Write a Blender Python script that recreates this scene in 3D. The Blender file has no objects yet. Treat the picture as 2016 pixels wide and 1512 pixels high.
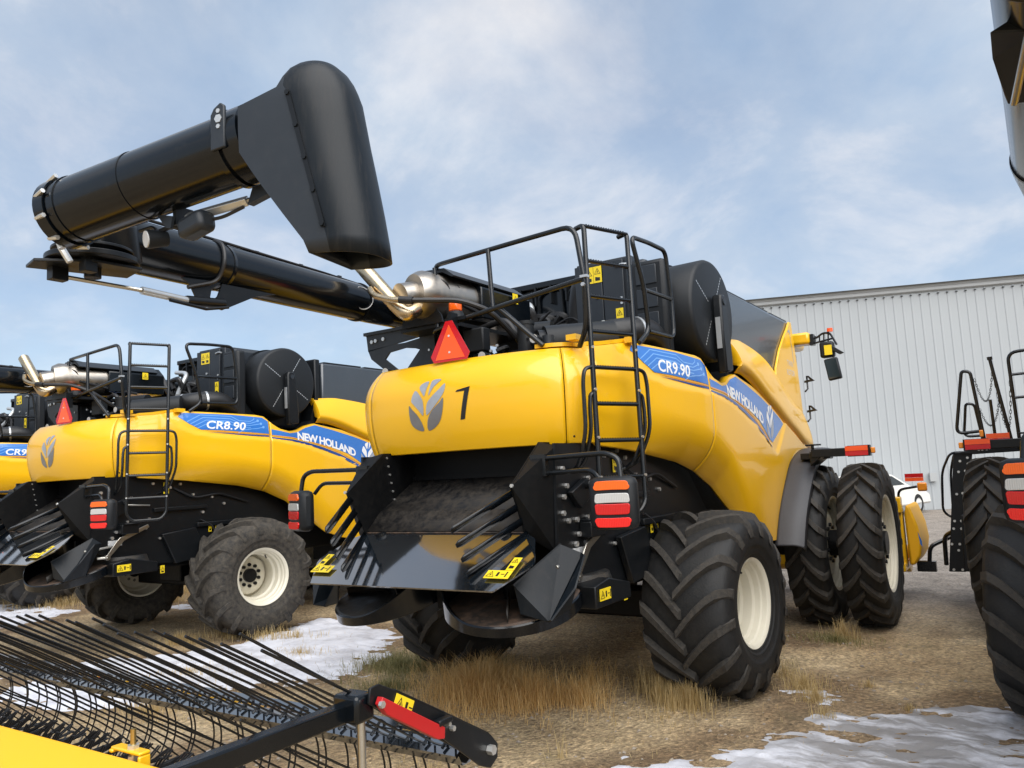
import bpy, bmesh, math, random
from mathutils import Vector, Matrix, noise
R = math.radians
random.seed(7)
scene = bpy.context.scene
COL = scene.collection

# ------------------------------------------------------------------ materials
def new_mat(name):
    m = bpy.data.materials.new(name); m.use_nodes = True
    nt = m.node_tree; b = nt.nodes['Principled BSDF']
    return m, nt, b
def N(nt, t, **kw):
    n = nt.nodes.new(t)
    for k, v in kw.items():
        if k in n.inputs: n.inputs[k].default_value = v
        else: setattr(n, k, v)
    return n
def ramp(nt, fac, stops):
    r = nt.nodes.new('ShaderNodeValToRGB'); e = r.color_ramp.elements
    while len(e) < len(stops): e.new(0.5)
    for el, (p, c) in zip(e, stops):
        el.position = p; el.color = (c[0], c[1], c[2], 1) if len(c) == 3 else c
    nt.links.new(fac, r.inputs['Fac']); return r.outputs['Color']
def rgb(c): return (c[0], c[1], c[2], 1)
def paint(name, c,  rough=.35, metal=0., coat=0., dirt=0., dirtc=(.25, .2, .14), scale=6., bump=0., c2=None, stretch=(1, 1, 1), lo=.5, hi=.75, cior=1.5, spec=.5):
    m, nt, b = new_mat(name); b.inputs['Specular IOR Level'].default_value = spec
    b.inputs['Roughness'].default_value = rough; b.inputs['Metallic'].default_value = metal
    b.inputs['Coat Weight'].default_value = coat; b.inputs['Coat Roughness'].default_value = .06; b.inputs['Coat IOR'].default_value = cior
    tc = N(nt, 'ShaderNodeTexCoord'); mp = N(nt, 'ShaderNodeMapping'); mp.inputs['Scale'].default_value = stretch
    nt.links.new(tc.outputs['Object'], mp.inputs['Vector'])
    n1 = N(nt, 'ShaderNodeTexNoise', Scale=scale, Detail=8., Roughness=.65); nt.links.new(mp.outputs['Vector'], n1.inputs['Vector'])
    base = ramp(nt, n1.outputs['Fac'], [(.3, c), (.7, c2 or tuple(x * .88 for x in c))])
    if dirt > 0:
        n2 = N(nt, 'ShaderNodeTexNoise', Scale=scale * 3.1, Detail=10., Roughness=.75); nt.links.new(mp.outputs['Vector'], n2.inputs['Vector'])
        f = ramp(nt, n2.outputs['Fac'], [(lo, (0, 0, 0)), (hi, (dirt, dirt, dirt))])
        mx = N(nt, 'ShaderNodeMix', data_type='RGBA'); nt.links.new(f, mx.inputs[0]); nt.links.new(base, mx.inputs[6]); mx.inputs[7].default_value = rgb(dirtc)
        base = mx.outputs[2]
        mr = N(nt, 'ShaderNodeMapRange'); nt.links.new(f, mr.inputs['Value']); mr.inputs['To Min'].default_value = rough; mr.inputs['To Max'].default_value = min(1, rough + .5)
        nt.links.new(mr.outputs['Result'], b.inputs['Roughness'])
    nt.links.new(base, b.inputs['Base Color'])
    if bump > 0:
        n3 = N(nt, 'ShaderNodeTexNoise', Scale=scale * 9, Detail=6.); nt.links.new(mp.outputs['Vector'], n3.inputs['Vector'])
        bp = N(nt, 'ShaderNodeBump', Strength=bump, Distance=.01); nt.links.new(n3.outputs['Fac'], bp.inputs['Height']); nt.links.new(bp.outputs['Normal'], b.inputs['Normal'])
    return m
M = {}
M['yellow'] = paint('yellow_paint', (.86, .475, .006), .34, coat=.45, scale=1.2, c2=(.84, .46, .006), dirt=.12, dirtc=(.62, .42, .13), lo=.5, hi=.95)
M['beam'] = paint('beam_paint', (.84, .43, .006), .5, scale=1.2, c2=(.83, .42, .006), dirt=.06, dirtc=(.60, .40, .12), lo=.5, hi=.95)
M['black'] = paint('black_paint', (.0028, .0044, .0065), .20, coat=.12, spec=.38, scale=5, dirt=.10, dirtc=(.09, .08, .07), lo=.55, hi=.8)
M['satin'] = paint('satin_black', (.0050, .0062, .0078), .36, spec=.36, scale=5, dirt=.14, dirtc=(.09, .08, .07), lo=.54, hi=.8)
M['rail'] = paint('rail_black', (.007, .0085, .010), .26, scale=14, dirt=.10, dirtc=(.10, .09, .08), lo=.55, hi=.8)
M['grey'] = paint('dark_grey_paint', (.021, .026, .033), .42, spec=.4, scale=4, dirt=.10, dirtc=(.10, .095, .09), lo=.5, hi=.85)
M['plastic'] = paint('grained_plastic', (.0085, .0105, .013), .5, spec=.35, scale=30, bump=.10, dirt=.12, dirtc=(.07, .065, .06), lo=.5, hi=.8)
M['tank'] = paint('tank_paint', (.034, .042, .053), .24, spec=.9, coat=.2, scale=3, dirt=.06, dirtc=(.12, .11, .10), lo=.5, hi=.9)
M['spoutwall'] = paint('spout_wall', (.0045, .0075, .011), .42, spec=.28, scale=3, dirt=.22, dirtc=(.085, .075, .065), lo=.5, hi=.78, stretch=(3, 3, .35))
M['fender'] = paint('fender_plastic', (.034, .035, .041), .5, scale=25, bump=.08)
M['deck_dust'] = paint('dusty_slide', (.010, .010, .011), .5, spec=.3, scale=4, dirt=.8, dirtc=(.055, .045, .034), lo=.40, hi=.66, stretch=(1, .6, 1))
M['cavity'] = paint('chassis_black', (.0022, .0026, .0032), .5, spec=.22, scale=6, dirt=.3, dirtc=(.014, .012, .010), lo=.45, hi=.8)
M['dusty'] = paint('dusty_sheet', (.012, .013, .014), .42, scale=3, dirt=.7, dirtc=(.062, .050, .037), lo=.40, hi=.68, stretch=(1, .5, 1))
M['rusty'] = paint('worn_sheet', (.035, .03, .026), .5, scale=3, dirt=.8, dirtc=(.15, .085, .05), lo=.42, hi=.7)
M['deckpaint'] = paint('deck_paint', (.0055, .0085, .012), .10, coat=1., cior=3.2, scale=4, dirt=.16, dirtc=(.12, .09, .065), lo=.58, hi=.80, stretch=(2, .6, 1))
M['rubber'] = paint('tyre_rubber', (.0055, .006, .0068), .62, scale=7, dirt=.30, dirtc=(.050, .045, .038), bump=.25, lo=.42, hi=.78)
M['rubberlug'] = paint('tyre_lug', (.018, .0175, .017), .68, scale=9, dirt=.75, dirtc=(.075, .064, .050), bump=.3, lo=.36, hi=.68)
M['rubberdust'] = paint('dusty_tyre', (.016, .0155, .015), .8, scale=5, dirt=.80, dirtc=(.105, .09, .07), bump=.25, lo=.36, hi=.7)
M['cream'] = paint('cream_rim', (.74, .70, .58), .35, scale=4, c2=(.70, .66, .54), dirt=.25, dirtc=(.45, .38, .27), lo=.55, hi=.85)
M['steel'] = paint('bare_steel', (.55, .53, .48), .32, metal=1, scale=8, dirt=.3, dirtc=(.3, .27, .22))
M['bolt'] = paint('zinc_bolt', (.72, .72, .70), .35, metal=.8, scale=20)
M['exhaust'] = paint('stainless_exhaust', (.50, .42, .31), .26, metal=1, scale=5, c2=(.55, .42, .24), dirt=.35, dirtc=(.62, .55, .46), lo=.45, hi=.7)
M['can'] = paint('stainless_can', (.42, .385, .34), .34, metal=1, scale=4, dirt=.5, dirtc=(.55, .48, .40))
M['alu'] = paint('aluminium', (.62, .64, .65), .35, metal=.7, scale=12)
M['blue'] = paint('blue_decal', (.030, .17, .55), .22, coat=.5, scale=2)
M['darkblue'] = paint('dark_blue_decal', (.012, .06, .26), .22, coat=.5, scale=2)
M['lightblue'] = paint('light_blue_line', (.16, .38, .78), .22, coat=.5, scale=2)
M['orangeline'] = paint('orange_stripe', (.80, .33, .03), .25, coat=.5, scale=2)
M['white'] = paint('white_decal', (.82, .83, .84), .25, scale=3)
M['silver'] = paint('silver_decal', (.42, .45, .50), .3, metal=.2, scale=2, c2=(.30, .32, .36))
M['darksilver'] = paint('dark_silver_decal', (.15, .15, .16), .3, metal=.2, scale=5, c2=(.20, .20, .21))
M['ink'] = paint('black_decal', (.012, .012, .014), .3, scale=3)
M['sticker'] = paint('yellow_sticker', (.86, .64, .02), .4, scale=8)
M['pale'] = paint('pale_tag', (.62, .63, .64), .5, scale=10)
M['red'] = paint('red_enamel', (.46, .012, .014), .4, scale=6, dirt=.15, dirtc=(.25, .05, .04))
M['buildmetal'] = paint('grey_cladding', (.375, .395, .405), .6, scale=.4, c2=(.36, .38, .39), dirt=.12, dirtc=(.40, .41, .41))
M['fascia'] = paint('pale_fascia', (.40, .41, .41), .5, scale=.6)
M['carwhite'] = paint('car_paint', (.72, .71, .67), .25, coat=.5, scale=2, dirt=.3, dirtc=(.5, .42, .3))
M['beltrubber'] = paint('belt_rubber', (.030, .031, .033), .6, scale=10, dirt=.3, dirtc=(.12, .11, .09))
M['brass'] = paint('brass_pin', (.50, .38, .16), .35, metal=1, scale=10)
M['hose'] = paint('black_hose', (.012, .012, .013), .45, scale=10)
M['stone'] = paint('pebble_stone', (.33, .28, .22), .9, scale=9, c2=(.20, .17, .14))
M['strawbit'] = paint('straw_bits', (.50, .40, .23), .8, scale=3, c2=(.30, .22, .12))
def lens(name, c, rough=.12, emis=None):
    m, nt, b = new_mat(name); b.inputs['Base Color'].default_value = rgb(c); b.inputs['Roughness'].default_value = rough
    b.inputs['Coat Weight'].default_value = .4
    w = N(nt, 'ShaderNodeTexWave', Scale=28.); w.wave_type = 'BANDS'; w.bands_direction = 'X'
    tc = N(nt, 'ShaderNodeTexCoord'); nt.links.new(tc.outputs['Object'], w.inputs['Vector'])
    bp = N(nt, 'ShaderNodeBump', Strength=.25, Distance=.004); nt.links.new(w.outputs['Fac'], bp.inputs['Height']); nt.links.new(bp.outputs['Normal'], b.inputs['Normal'])
    return m
M['l_orange'] = lens('amber_reflector', (.90, .13, .008)); M['l_red'] = lens('red_lens', (.55, .006, .010)); M['l_bright'] = lens('red_reflector', (.75, .012, .012))
M['l_white'] = lens('clear_lens', (.50, .50, .49)); M['l_amber'] = lens('amber_lamp', (.85, .28, .02)); M['fluo'] = lens('fluorescent_orange', (.95, .10, .008), .45)
def glass(name, c):
    m, nt, b = new_mat(name); b.inputs['Base Color'].default_value = rgb(c); b.inputs['Roughness'].default_value = .05; b.inputs['Specular IOR Level'].default_value = .8
    return m
M['glass'] = glass('dark_glass', (.012, .017, .020)); M['mirror'] = glass('mirror_glass', (.02, .03, .035))
def grassmat(name, a, b_):
    m, nt, b = new_mat(name); oi = N(nt, 'ShaderNodeAttribute', attribute_name='tint')
    c = ramp(nt, oi.outputs['Fac'], [(0, a), (1, b_)]); nt.links.new(c, b.inputs['Base Color']); b.inputs['Roughness'].default_value = .75
    tr = N(nt, 'ShaderNodeBsdfTranslucent'); nt.links.new(c, tr.inputs['Color']); ms = N(nt, 'ShaderNodeMixShader'); ms.inputs[0].default_value = .4; nt.links.new(b.outputs[0], ms.inputs[1]); nt.links.new(tr.outputs[0], ms.inputs[2]); nt.links.new(ms.outputs[0], nt.nodes['Material Output'].inputs['Surface'])
    return m
M['dry'] = grassmat('dry_grass', (.46, .32, .12), (.66, .52, .28)); M['green'] = grassmat('dull_green_grass', (.13, .13, .045), (.36, .32, .15))
M['gold'] = grassmat('golden_grass', (.56, .34, .11), (.82, .60, .29))

# ------------------------------------------------------------------ mesh builder
ISLANDS = {'rail_clamp': 'rail_clamp', 'bolts': 'bolt', 'flange_bolts': 'bolt', 'engine_fittings': 'engine_fitting', 'chute_bolts': 'bolt', 'ladder_bolts': 'bolt', 'cradle_bolts': 'bolt', 'sign_bolts': 'bolt', 'link_bolts': 'bolt', 'platform_bolts': 'bolt', 'latch': 'latch', 'hose_clamp': 'hose_clamp',
           'brackets': 'bracket', 'actuator_mount': 'actuator_mount', 'engine_hoses': 'engine_hose', 'sensor_wire': 'sensor_wire', 'engine_bolts': 'bolt', 'cover_plate': 'cover_plate', 'door_panel': 'door_panel', 'rod_clip': 'rod_clip', 'tank_lid': 'tank_lid', 'edge_studs': 'stud', 'hydraulic_hose': 'hydraulic_hose', 'lamp_cable': 'lamp_cable', 'tube_cable': 'tube_cable', 'step': 'step', 'ladder_grip': 'ladder_grip'}
class B:
    def __init__(s): s.v = []; s.f = []; s.mi = []; s.cur = 0
    def add(s, vs, fs):
        o = len(s.v); s.v += [tuple(v) for v in vs]; s.f += [tuple(i + o for i in f) for f in fs]; s.mi += [s.cur] * len(fs); return s
    def box(s, a, b, rot=None, piv=None):
        x0, y0, z0 = a; x1, y1, z1 = b
        vs = [(x0, y0, z0), (x1, y0, z0), (x1, y1, z0), (x0, y1, z0), (x0, y0, z1), (x1, y0, z1), (x1, y1, z1), (x0, y1, z1)]
        if rot is not None:
            p = Vector(piv if piv else [(a[i] + b[i]) / 2 for i in range(3)]); vs = [p + rot @ (Vector(v) - p) for v in vs]
        return s.add(vs, [(0, 3, 2, 1), (4, 5, 6, 7), (0, 1, 5, 4), (1, 2, 6, 5), (2, 3, 7, 6), (3, 0, 4, 7)])
    def tube(s, pts, r, n=10, cap=True, closed=False, flat=None):
        P = [Vector(p) for p in pts]; rs = r if isinstance(r, (list, tuple)) else [r] * len(P)
        rings = []; u = None; L = len(P)
        for i, p in enumerate(P):
            a = P[i - 1] if (i > 0 or closed) else p; b = P[(i + 1) % L] if (i < L - 1 or closed) else p
            t = (b - a).normalized()
            if u is None:
                u = Vector((0, 0, 1)).cross(t)
                if u.length < 1e-3: u = Vector((1, 0, 0)).cross(t)
            u = (u - t * u.dot(t)).normalized(); w = t.cross(u)
            rings.append([p + (u * math.cos(2 * math.pi * k / n) + w * math.sin(2 * math.pi * k / n)) * rs[i] for k in range(n)])
        vs = [q for g in rings for q in g]; fs = []
        for i in range(L if closed else L - 1):
            j = (i + 1) % L
            for k in range(n): fs.append((i * n + k, i * n + (k + 1) % n, j * n + (k + 1) % n, j * n + k))
        if cap and not closed: fs += [tuple(range(n))[::-1], tuple((L - 1) * n + k for k in range(n))]
        return s.add(vs, fs)
    def cyl(s, a, b, r, n=24, r2=None): return s.tube([a, b], [r, r if r2 is None else r2], n)
    def prism(s, poly, depth, org=(0, 0, 0), ax=((1, 0, 0), (0, 0, 1)), holes=None):
        # 2D polygon in the plane of the two axes, extruded along their normal
        U = Vector(ax[0]); V = Vector(ax[1]); W = U.cross(V).normalized(); o = Vector(org); n = len(poly)
        vs = [o + U * p[0] + V * p[1] for p in poly] + [o + U * p[0] + V * p[1] + W * depth for p in poly]
        fs = [tuple(range(n))[::-1], tuple(range(n, 2 * n))] + [(i, (i + 1) % n, n + (i + 1) % n, n + i) for i in range(n)]
        return s.add(vs, fs)
    def revolve(s, prof, org, axis, n=48, a0=0, a1=2 * math.pi):
        # prof: (distance along axis, radius)
        A = Vector(axis).normalized(); u = Vector((0, 0, 1)); u = (u - A * u.dot(A)).normalized() if abs(A.z) < .9 else Vector((1, 0, 0)); w = A.cross(u); o = Vector(org)
        full = abs(a1 - a0 - 2 * math.pi) < 1e-6; m = n if full else n + 1; L = len(prof); vs = []; fs = []
        for k in range(m):
            t = a0 + (a1 - a0) * k / n; d = u * math.cos(t) + w * math.sin(t)
            vs += [o + A * p[0] + d * p[1] for p in prof]
        for k in range(n):
            j = (k + 1) % m
            for i in range(L - 1): fs.append((k * L + i, j * L + i, j * L + i + 1, k * L + i + 1))
        return s.add(vs, fs)
    def grid(s, rows):
        m = len(rows[0]); vs = [p for r in rows for p in r]
        return s.add(vs, [(i * m + j, i * m + j + 1, (i + 1) * m + j + 1, (i + 1) * m + j) for i in range(len(rows) - 1) for j in range(m - 1)])
    def bolt(s, p, d, r=.012, h=.012):
        p = Vector(p); d = Vector(d).normalized(); return s.tube([p, p + d * h], r, 6)
    def mirror(s):
        o = B(); o.v = [(-x, y, z) for x, y, z in s.v]; o.f = [f[::-1] for f in s.f]; o.mi = list(s.mi); return o
    def join(s, o):
        k = len(s.v); s.v += o.v; s.f += [tuple(i + k for i in f) for f in o.f]; s.mi += o.mi; return s
    def islands(s):
        p = list(range(len(s.v)))
        def fd(i):
            while p[i] != i: p[i] = p[p[i]]; i = p[i]
            return i
        for f in s.f:
            for i in f[1:]: p[fd(i)] = fd(f[0])
        out = {}; mp = {}
        for f in s.f:
            r = fd(f[0]); b = out.setdefault(r, B()); m = mp.setdefault(r, {})
            for i in f:
                if i not in m: m[i] = len(b.v); b.v.append(s.v[i])
            b.f.append(tuple(m[i] for i in f)); b.mi.append(0)
        return list(out.values())
    def build(s, name, mat, parent=None, **k):
        if name in ISLANDS: return [b.build1(ISLANDS[name], mat, parent, **k) for b in s.islands()][0]
        return s.build1(name, mat, parent, **k)
    def build1(s, name, mat, parent=None, sharp=38, bevel=0, recalc=True, solid=0, extra=None, flat=False):
        me = bpy.data.meshes.new(name); me.from_pydata(s.v, [], s.f)
        for m in ([mat] + (extra or [])): me.materials.append(m)
        if extra:
            for p, i in zip(me.polygons, s.mi): p.material_index = i
        if recalc:
            bm = bmesh.new(); bm.from_mesh(me); bmesh.ops.recalc_face_normals(bm, faces=bm.faces); bm.to_mesh(me); bm.free()
        for p in me.polygons: p.use_smooth = not flat
        if not flat: me.set_sharp_from_angle(angle=R(sharp))
        me.update()
        ob = bpy.data.objects.new(name, me); COL.objects.link(ob)
        if parent: ob.parent = parent
        if bevel:
            b = ob.modifiers.new('bevel', 'BEVEL'); b.width = bevel; b.segments = 2; b.limit_method = 'ANGLE'; b.angle_limit = R(40)
        if solid:
            b = ob.modifiers.new('solid', 'SOLIDIFY'); b.thickness = solid; b.offset = -1
        return ob
def empty(name, loc=(0, 0, 0), rz=0, parent=None):
    o = bpy.data.objects.new(name, None); COL.objects.link(o); o.location = loc; o.rotation_euler = (0, 0, rz); o.empty_display_size = .2
    if parent: o.parent = parent
    return o
def tag(o, label=None, cat=None, group=None, kind=None):
    if label: o['label'] = label
    if cat: o['category'] = cat
    if group: o['group'] = group
    if kind: o['kind'] = kind
    return o
def lerp_table(T):
    def f(x):
        if x <= T[0][0]: return T[0][1]
        for (a, p), (b, q) in zip(T, T[1:]):
            if x <= b: return p + (q - p) * (x - a) / (b - a) if b > a else q
        return T[-1][1]
    return f
def smooth_table(T):
    # monotone-ish cosine blend
    def f(x):
        if x <= T[0][0]: return T[0][1]
        for i, ((a, p), (b, q)) in enumerate(zip(T, T[1:])):
            if x <= b:
                m0 = 0 if i == 0 else (q - T[i - 1][1]) / (b - T[i - 1][0]); m1 = 0 if i + 2 >= len(T) else (T[i + 2][1] - p) / (T[i + 2][0] - a)
                h = b - a; t = (x - a) / h; t2 = t * t; t3 = t2 * t
                return (2 * t3 - 3 * t2 + 1) * p + (t3 - 2 * t2 + t) * h * m0 + (-2 * t3 + 3 * t2) * q + (t3 - t2) * h * m1
        return T[-1][1]
    return f
def arcpath(pts, r=.08, n=5):
    # round the corners of a polyline
    P = [Vector(p) for p in pts]; out = [P[0]]
    for a, p, b in zip(P, P[1:], P[2:]):
        d1 = (a - p); d2 = (b - p); k = min(r, d1.length * .45, d2.length * .45); s = p + d1.normalized() * k; e = p + d2.normalized() * k
        for i in range(n + 1):
            t = i / n; out.append(s * (1 - t) ** 2 + p * 2 * t * (1 - t) + e * t * t)
    out.append(P[-1]); return out

def text_mesh(txt, size, shear=0, bold=0, align='LEFT', space=1.0):
    cu = bpy.data.curves.new('lettering', 'FONT'); cu.body = txt; cu.size = size; cu.shear = shear; cu.offset = bold; cu.align_x = align; cu.space_character = space; cu.resolution_u = 3
    ob = bpy.data.objects.new('lettering', cu); COL.objects.link(ob)
    dg = bpy.context.evaluated_depsgraph_get(); me = bpy.data.meshes.new_from_object(ob.evaluated_get(dg))
    bpy.data.objects.remove(ob); bpy.data.curves.remove(cu)
    return me
def conform(me, fn, step=.06):
    # cut a flat mesh into strips and lay it on a surface: fn(u, v) -> point
    bm = bmesh.new(); bm.from_mesh(me)
    for ax in (0, 1):
        lo = min(v.co[ax] for v in bm.verts); hi = max(v.co[ax] for v in bm.verts); x = lo + step
        while x < hi:
            nrm = [0, 0, 0]; nrm[ax] = 1; co = [0, 0, 0]; co[ax] = x
            bmesh.ops.bisect_plane(bm, geom=bm.verts[:] + bm.edges[:] + bm.faces[:], plane_co=co, plane_no=nrm); x += step
    for v in bm.verts: v.co = fn(v.co.x, v.co.y)
    bm.to_mesh(me); bm.free(); return me
def mesh_obj(name, me, mat, parent):
    me.materials.clear(); me.materials.append(mat); me.name = name
    o = bpy.data.objects.new(name, me); COL.objects.link(o); o.parent = parent; return o
def polymesh(polys):
    bm = bmesh.new()
    for p in polys:
        bm.faces.new([bm.verts.new((x, y, 0)) for x, y in p])
    bmesh.ops.triangulate(bm, faces=bm.faces[:]); me = bpy.data.meshes.new('decal'); bm.to_mesh(me); bm.free(); return me
def smoothpoly(p, k=5):
    out = []; n = len(p)
    for i in range(n):
        a, b, c, d = (Vector(p[(i + j) % n]) for j in (-1, 0, 1, 2))
        for q in range(k):
            t = q / k; out.append(tuple(.5 * ((2 * b) + (c - a) * t + (2 * a - 5 * b + 4 * c - d) * t * t + (-a + 3 * b - 3 * c + d) * t ** 3)))
    return out

# ------------------------------------------------------------------ combine body surface
_C = [(0, -1.93), (.45, -1.895), (.80, -1.81), (1.0, -1.70), (1.11, -1.52), (1.17, -1.30), (1.22, -1.05), (1.28, -.65), (1.35, 0), (1.39, .45), (1.40, 1.2), (1.395, 2.0), (1.38, 2.9), (1.36, 3.6), (1.34, 4.3), (1.33, 4.8)]
def _cr(P, k=24):
    out = []; Q = [(-P[1][0], P[1][1])] + P + [P[-1]]
    for i in range(1, len(Q) - 2):
        a, b, c, d = map(Vector, Q[i - 1:i + 3])
        for q in range(k):
            t = q / k; out.append(.5 * ((2 * b) + (c - a) * t + (2 * a - 5 * b + 4 * c - d) * t * t + (-a + 3 * b - 3 * c + d) * t ** 3))
    out.append(Vector(P[-1])); return out
_CL = [(0, -1.93), (.45, -1.905), (.82, -1.87), (1.04, -1.82), (1.155, -1.71), (1.205, -1.52), (1.225, -1.25), (1.245, -.98), (1.285, -.65)] + _C[8:]
PLS = {1: _cr(_C), -1: _cr(_CL)}; SLS = {}
for k_, P_ in PLS.items():
    L_ = [0.]
    for a, b in zip(P_, P_[1:]): L_.append(L_[-1] + (b - a).length)
    SLS[k_] = L_
import bisect
def plan(s):
    sg = -1 if s < 0 else 1; PL = PLS[sg]; SL = SLS[sg]; s = min(abs(s), SL[-1] - 1e-6); i = max(0, min(len(PL) - 2, bisect.bisect_right(SL, s) - 1))
    t = (s - SL[i]) / (SL[i + 1] - SL[i]); p = PL[i].lerp(PL[i + 1], t)
    a = PL[max(0, i - 3)]; b = PL[min(len(PL) - 1, i + 4)]; d = (b - a).normalized()
    if i < 3: d = Vector((d.x, d.y * s / max(SL[3], 1e-6) if s < SL[3] else d.y)).normalized()
    return p.x * sg, p.y, d.y * sg, -d.x
def S_of_y(y, side=1):
    PL = PLS[side]; SL = SLS[side]
    for i in range(len(PL) - 1):
        if PL[i].x > .9 and PL[i].y <= y <= PL[i + 1].y: return SL[i] + (SL[i + 1] - SL[i]) * (y - PL[i].y) / (PL[i + 1].y - PL[i].y)
    return SL[-1]
def yk(s): return plan(s)[1] if abs(s) > 1.3 else -1.75 - (1.3 - abs(s)) * .1
K = lambda T: smooth_table(T)
z_bot = lerp_table([(-1.95, 2.225), (-1.7, 2.225), (-.86, 2.15), (0, 2.05), (.5, 1.94), (.87, 1.78), (1.2, 1.52), (1.53, 1.26), (1.9, 1.13), (2.3, 1.10), (2.5, 1.36), (2.84, 1.66), (3.3, 1.97), (3.9, 2.13), (4.8, 2.17)])
z_top = lerp_table([(-1.95, 2.99), (-1.7, 2.99), (-1.3, 3.02), (-.9, 3.08), (.2, 3.05), (.33, 3.03), (.48, 2.93), (.62, 2.855), (.8, 2.82), (.95, 2.84), (1.12, 2.91), (1.3, 2.95), (1.9, 2.86), (2.6, 2.66), (3.3, 2.44), (4.2, 2.21), (4.8, 2.19)])
bi = K([(-2, .075), (-1.3, .08), (-.7, .14), (.35, .24), (.9, .22), (1.5, .10), (2.2, .02), (4.8, .02)])
ti = K([(-2, .17), (-1.75, .155), (-1.4, .12), (-.9, .065), (0, .03), (4.8, .03)])
groove = lerp_table([(-1.3, 4), (-1.14, 2.98), (-.98, 2.87), (-.78, 2.78), (-.52, 2.735), (-.03, 2.71), (.52, 2.685), (1.12, 2.585), (1.79, 2.41), (2.44, 2.165), (2.62, 2.09), (2.7, 2.11), (2.92, 2.26), (3.24, 2.50), (3.3, 4)])
def body(s, z, off=0.):
    x, y, nx, ny = plan(s); q = yk(s); zb = z_bot(q); zt = z_top(q)
    H = .76; wb = min(1, max(0, (z - zb) / (H * .55))); d = bi(q) * (1 - wb) ** 2.2
    zr = max(zt, 2.9); wt = max(0, (z - (zr - .34)) / .34); d += ti(q) * min(1.2, wt) ** 2.4
    g = groove(q); t = min(1, max(0, (z - g) / .03)); d += .02 * t * t * (3 - 2 * t)
    return Vector((x - nx * (d - off), y - ny * (d - off), z))
def body_panel(s0, s1, ns, nz=30, hem=True):
    rows = []
    for i in range(ns + 1):
        s = s0 + (s1 - s0) * i / ns; q = yk(s); zb, zt = z_bot(q), z_top(q)
        col = [body(s, zb + (zt - zb) * j / nz) for j in range(nz + 1)]
        if hem:
            x, y, nx, ny = plan(s); e = col[-1]; b0 = col[0]
            col = [b0 - Vector((nx * .05, ny * .05, -.012)), b0 - Vector((nx * .02, ny * .02, .006))] + col + [e - Vector((nx * .03, ny * .03, -.006)), e - Vector((nx * .09, ny * .09, -.002))]
        rows.append(col)
    return B().grid(rows)
LEAVES = [[(328, 905), (345, 925), (375, 960), (395, 1000), (402, 1040), (370, 1035), (340, 1010), (328, 970)], [(523, 882), (500, 905), (455, 945), (430, 990), (427, 1040), (465, 1030), (500, 995), (518, 940)],
          [(342, 880), (352, 845), (368, 828), (395, 860), (410, 895), (408, 962), (385, 935), (355, 900)], [(530, 808), (500, 835), (460, 870), (432, 905), (427, 962), (465, 930), (510, 880), (530, 845)],
          [(388, 815), (400, 795), (438, 787), (428, 830), (418, 862), (405, 845)], [(458, 783), (505, 783), (490, 800), (465, 825), (443, 862), (448, 820)]]
def emblem(parent, fn, w, h, mats):
    for k, mt in ((0, mats[0]), (1, mats[1])):
        P = [smoothpoly([((x - 428) / 210 * w, (912 - y) / 265 * h) for x, y in L], 4) for L in (LEAVES[:2] if k else LEAVES[2:])]
        me = conform(polymesh(P), fn, .05); mesh_obj('emblem_leaves', me, mt, parent)

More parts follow.
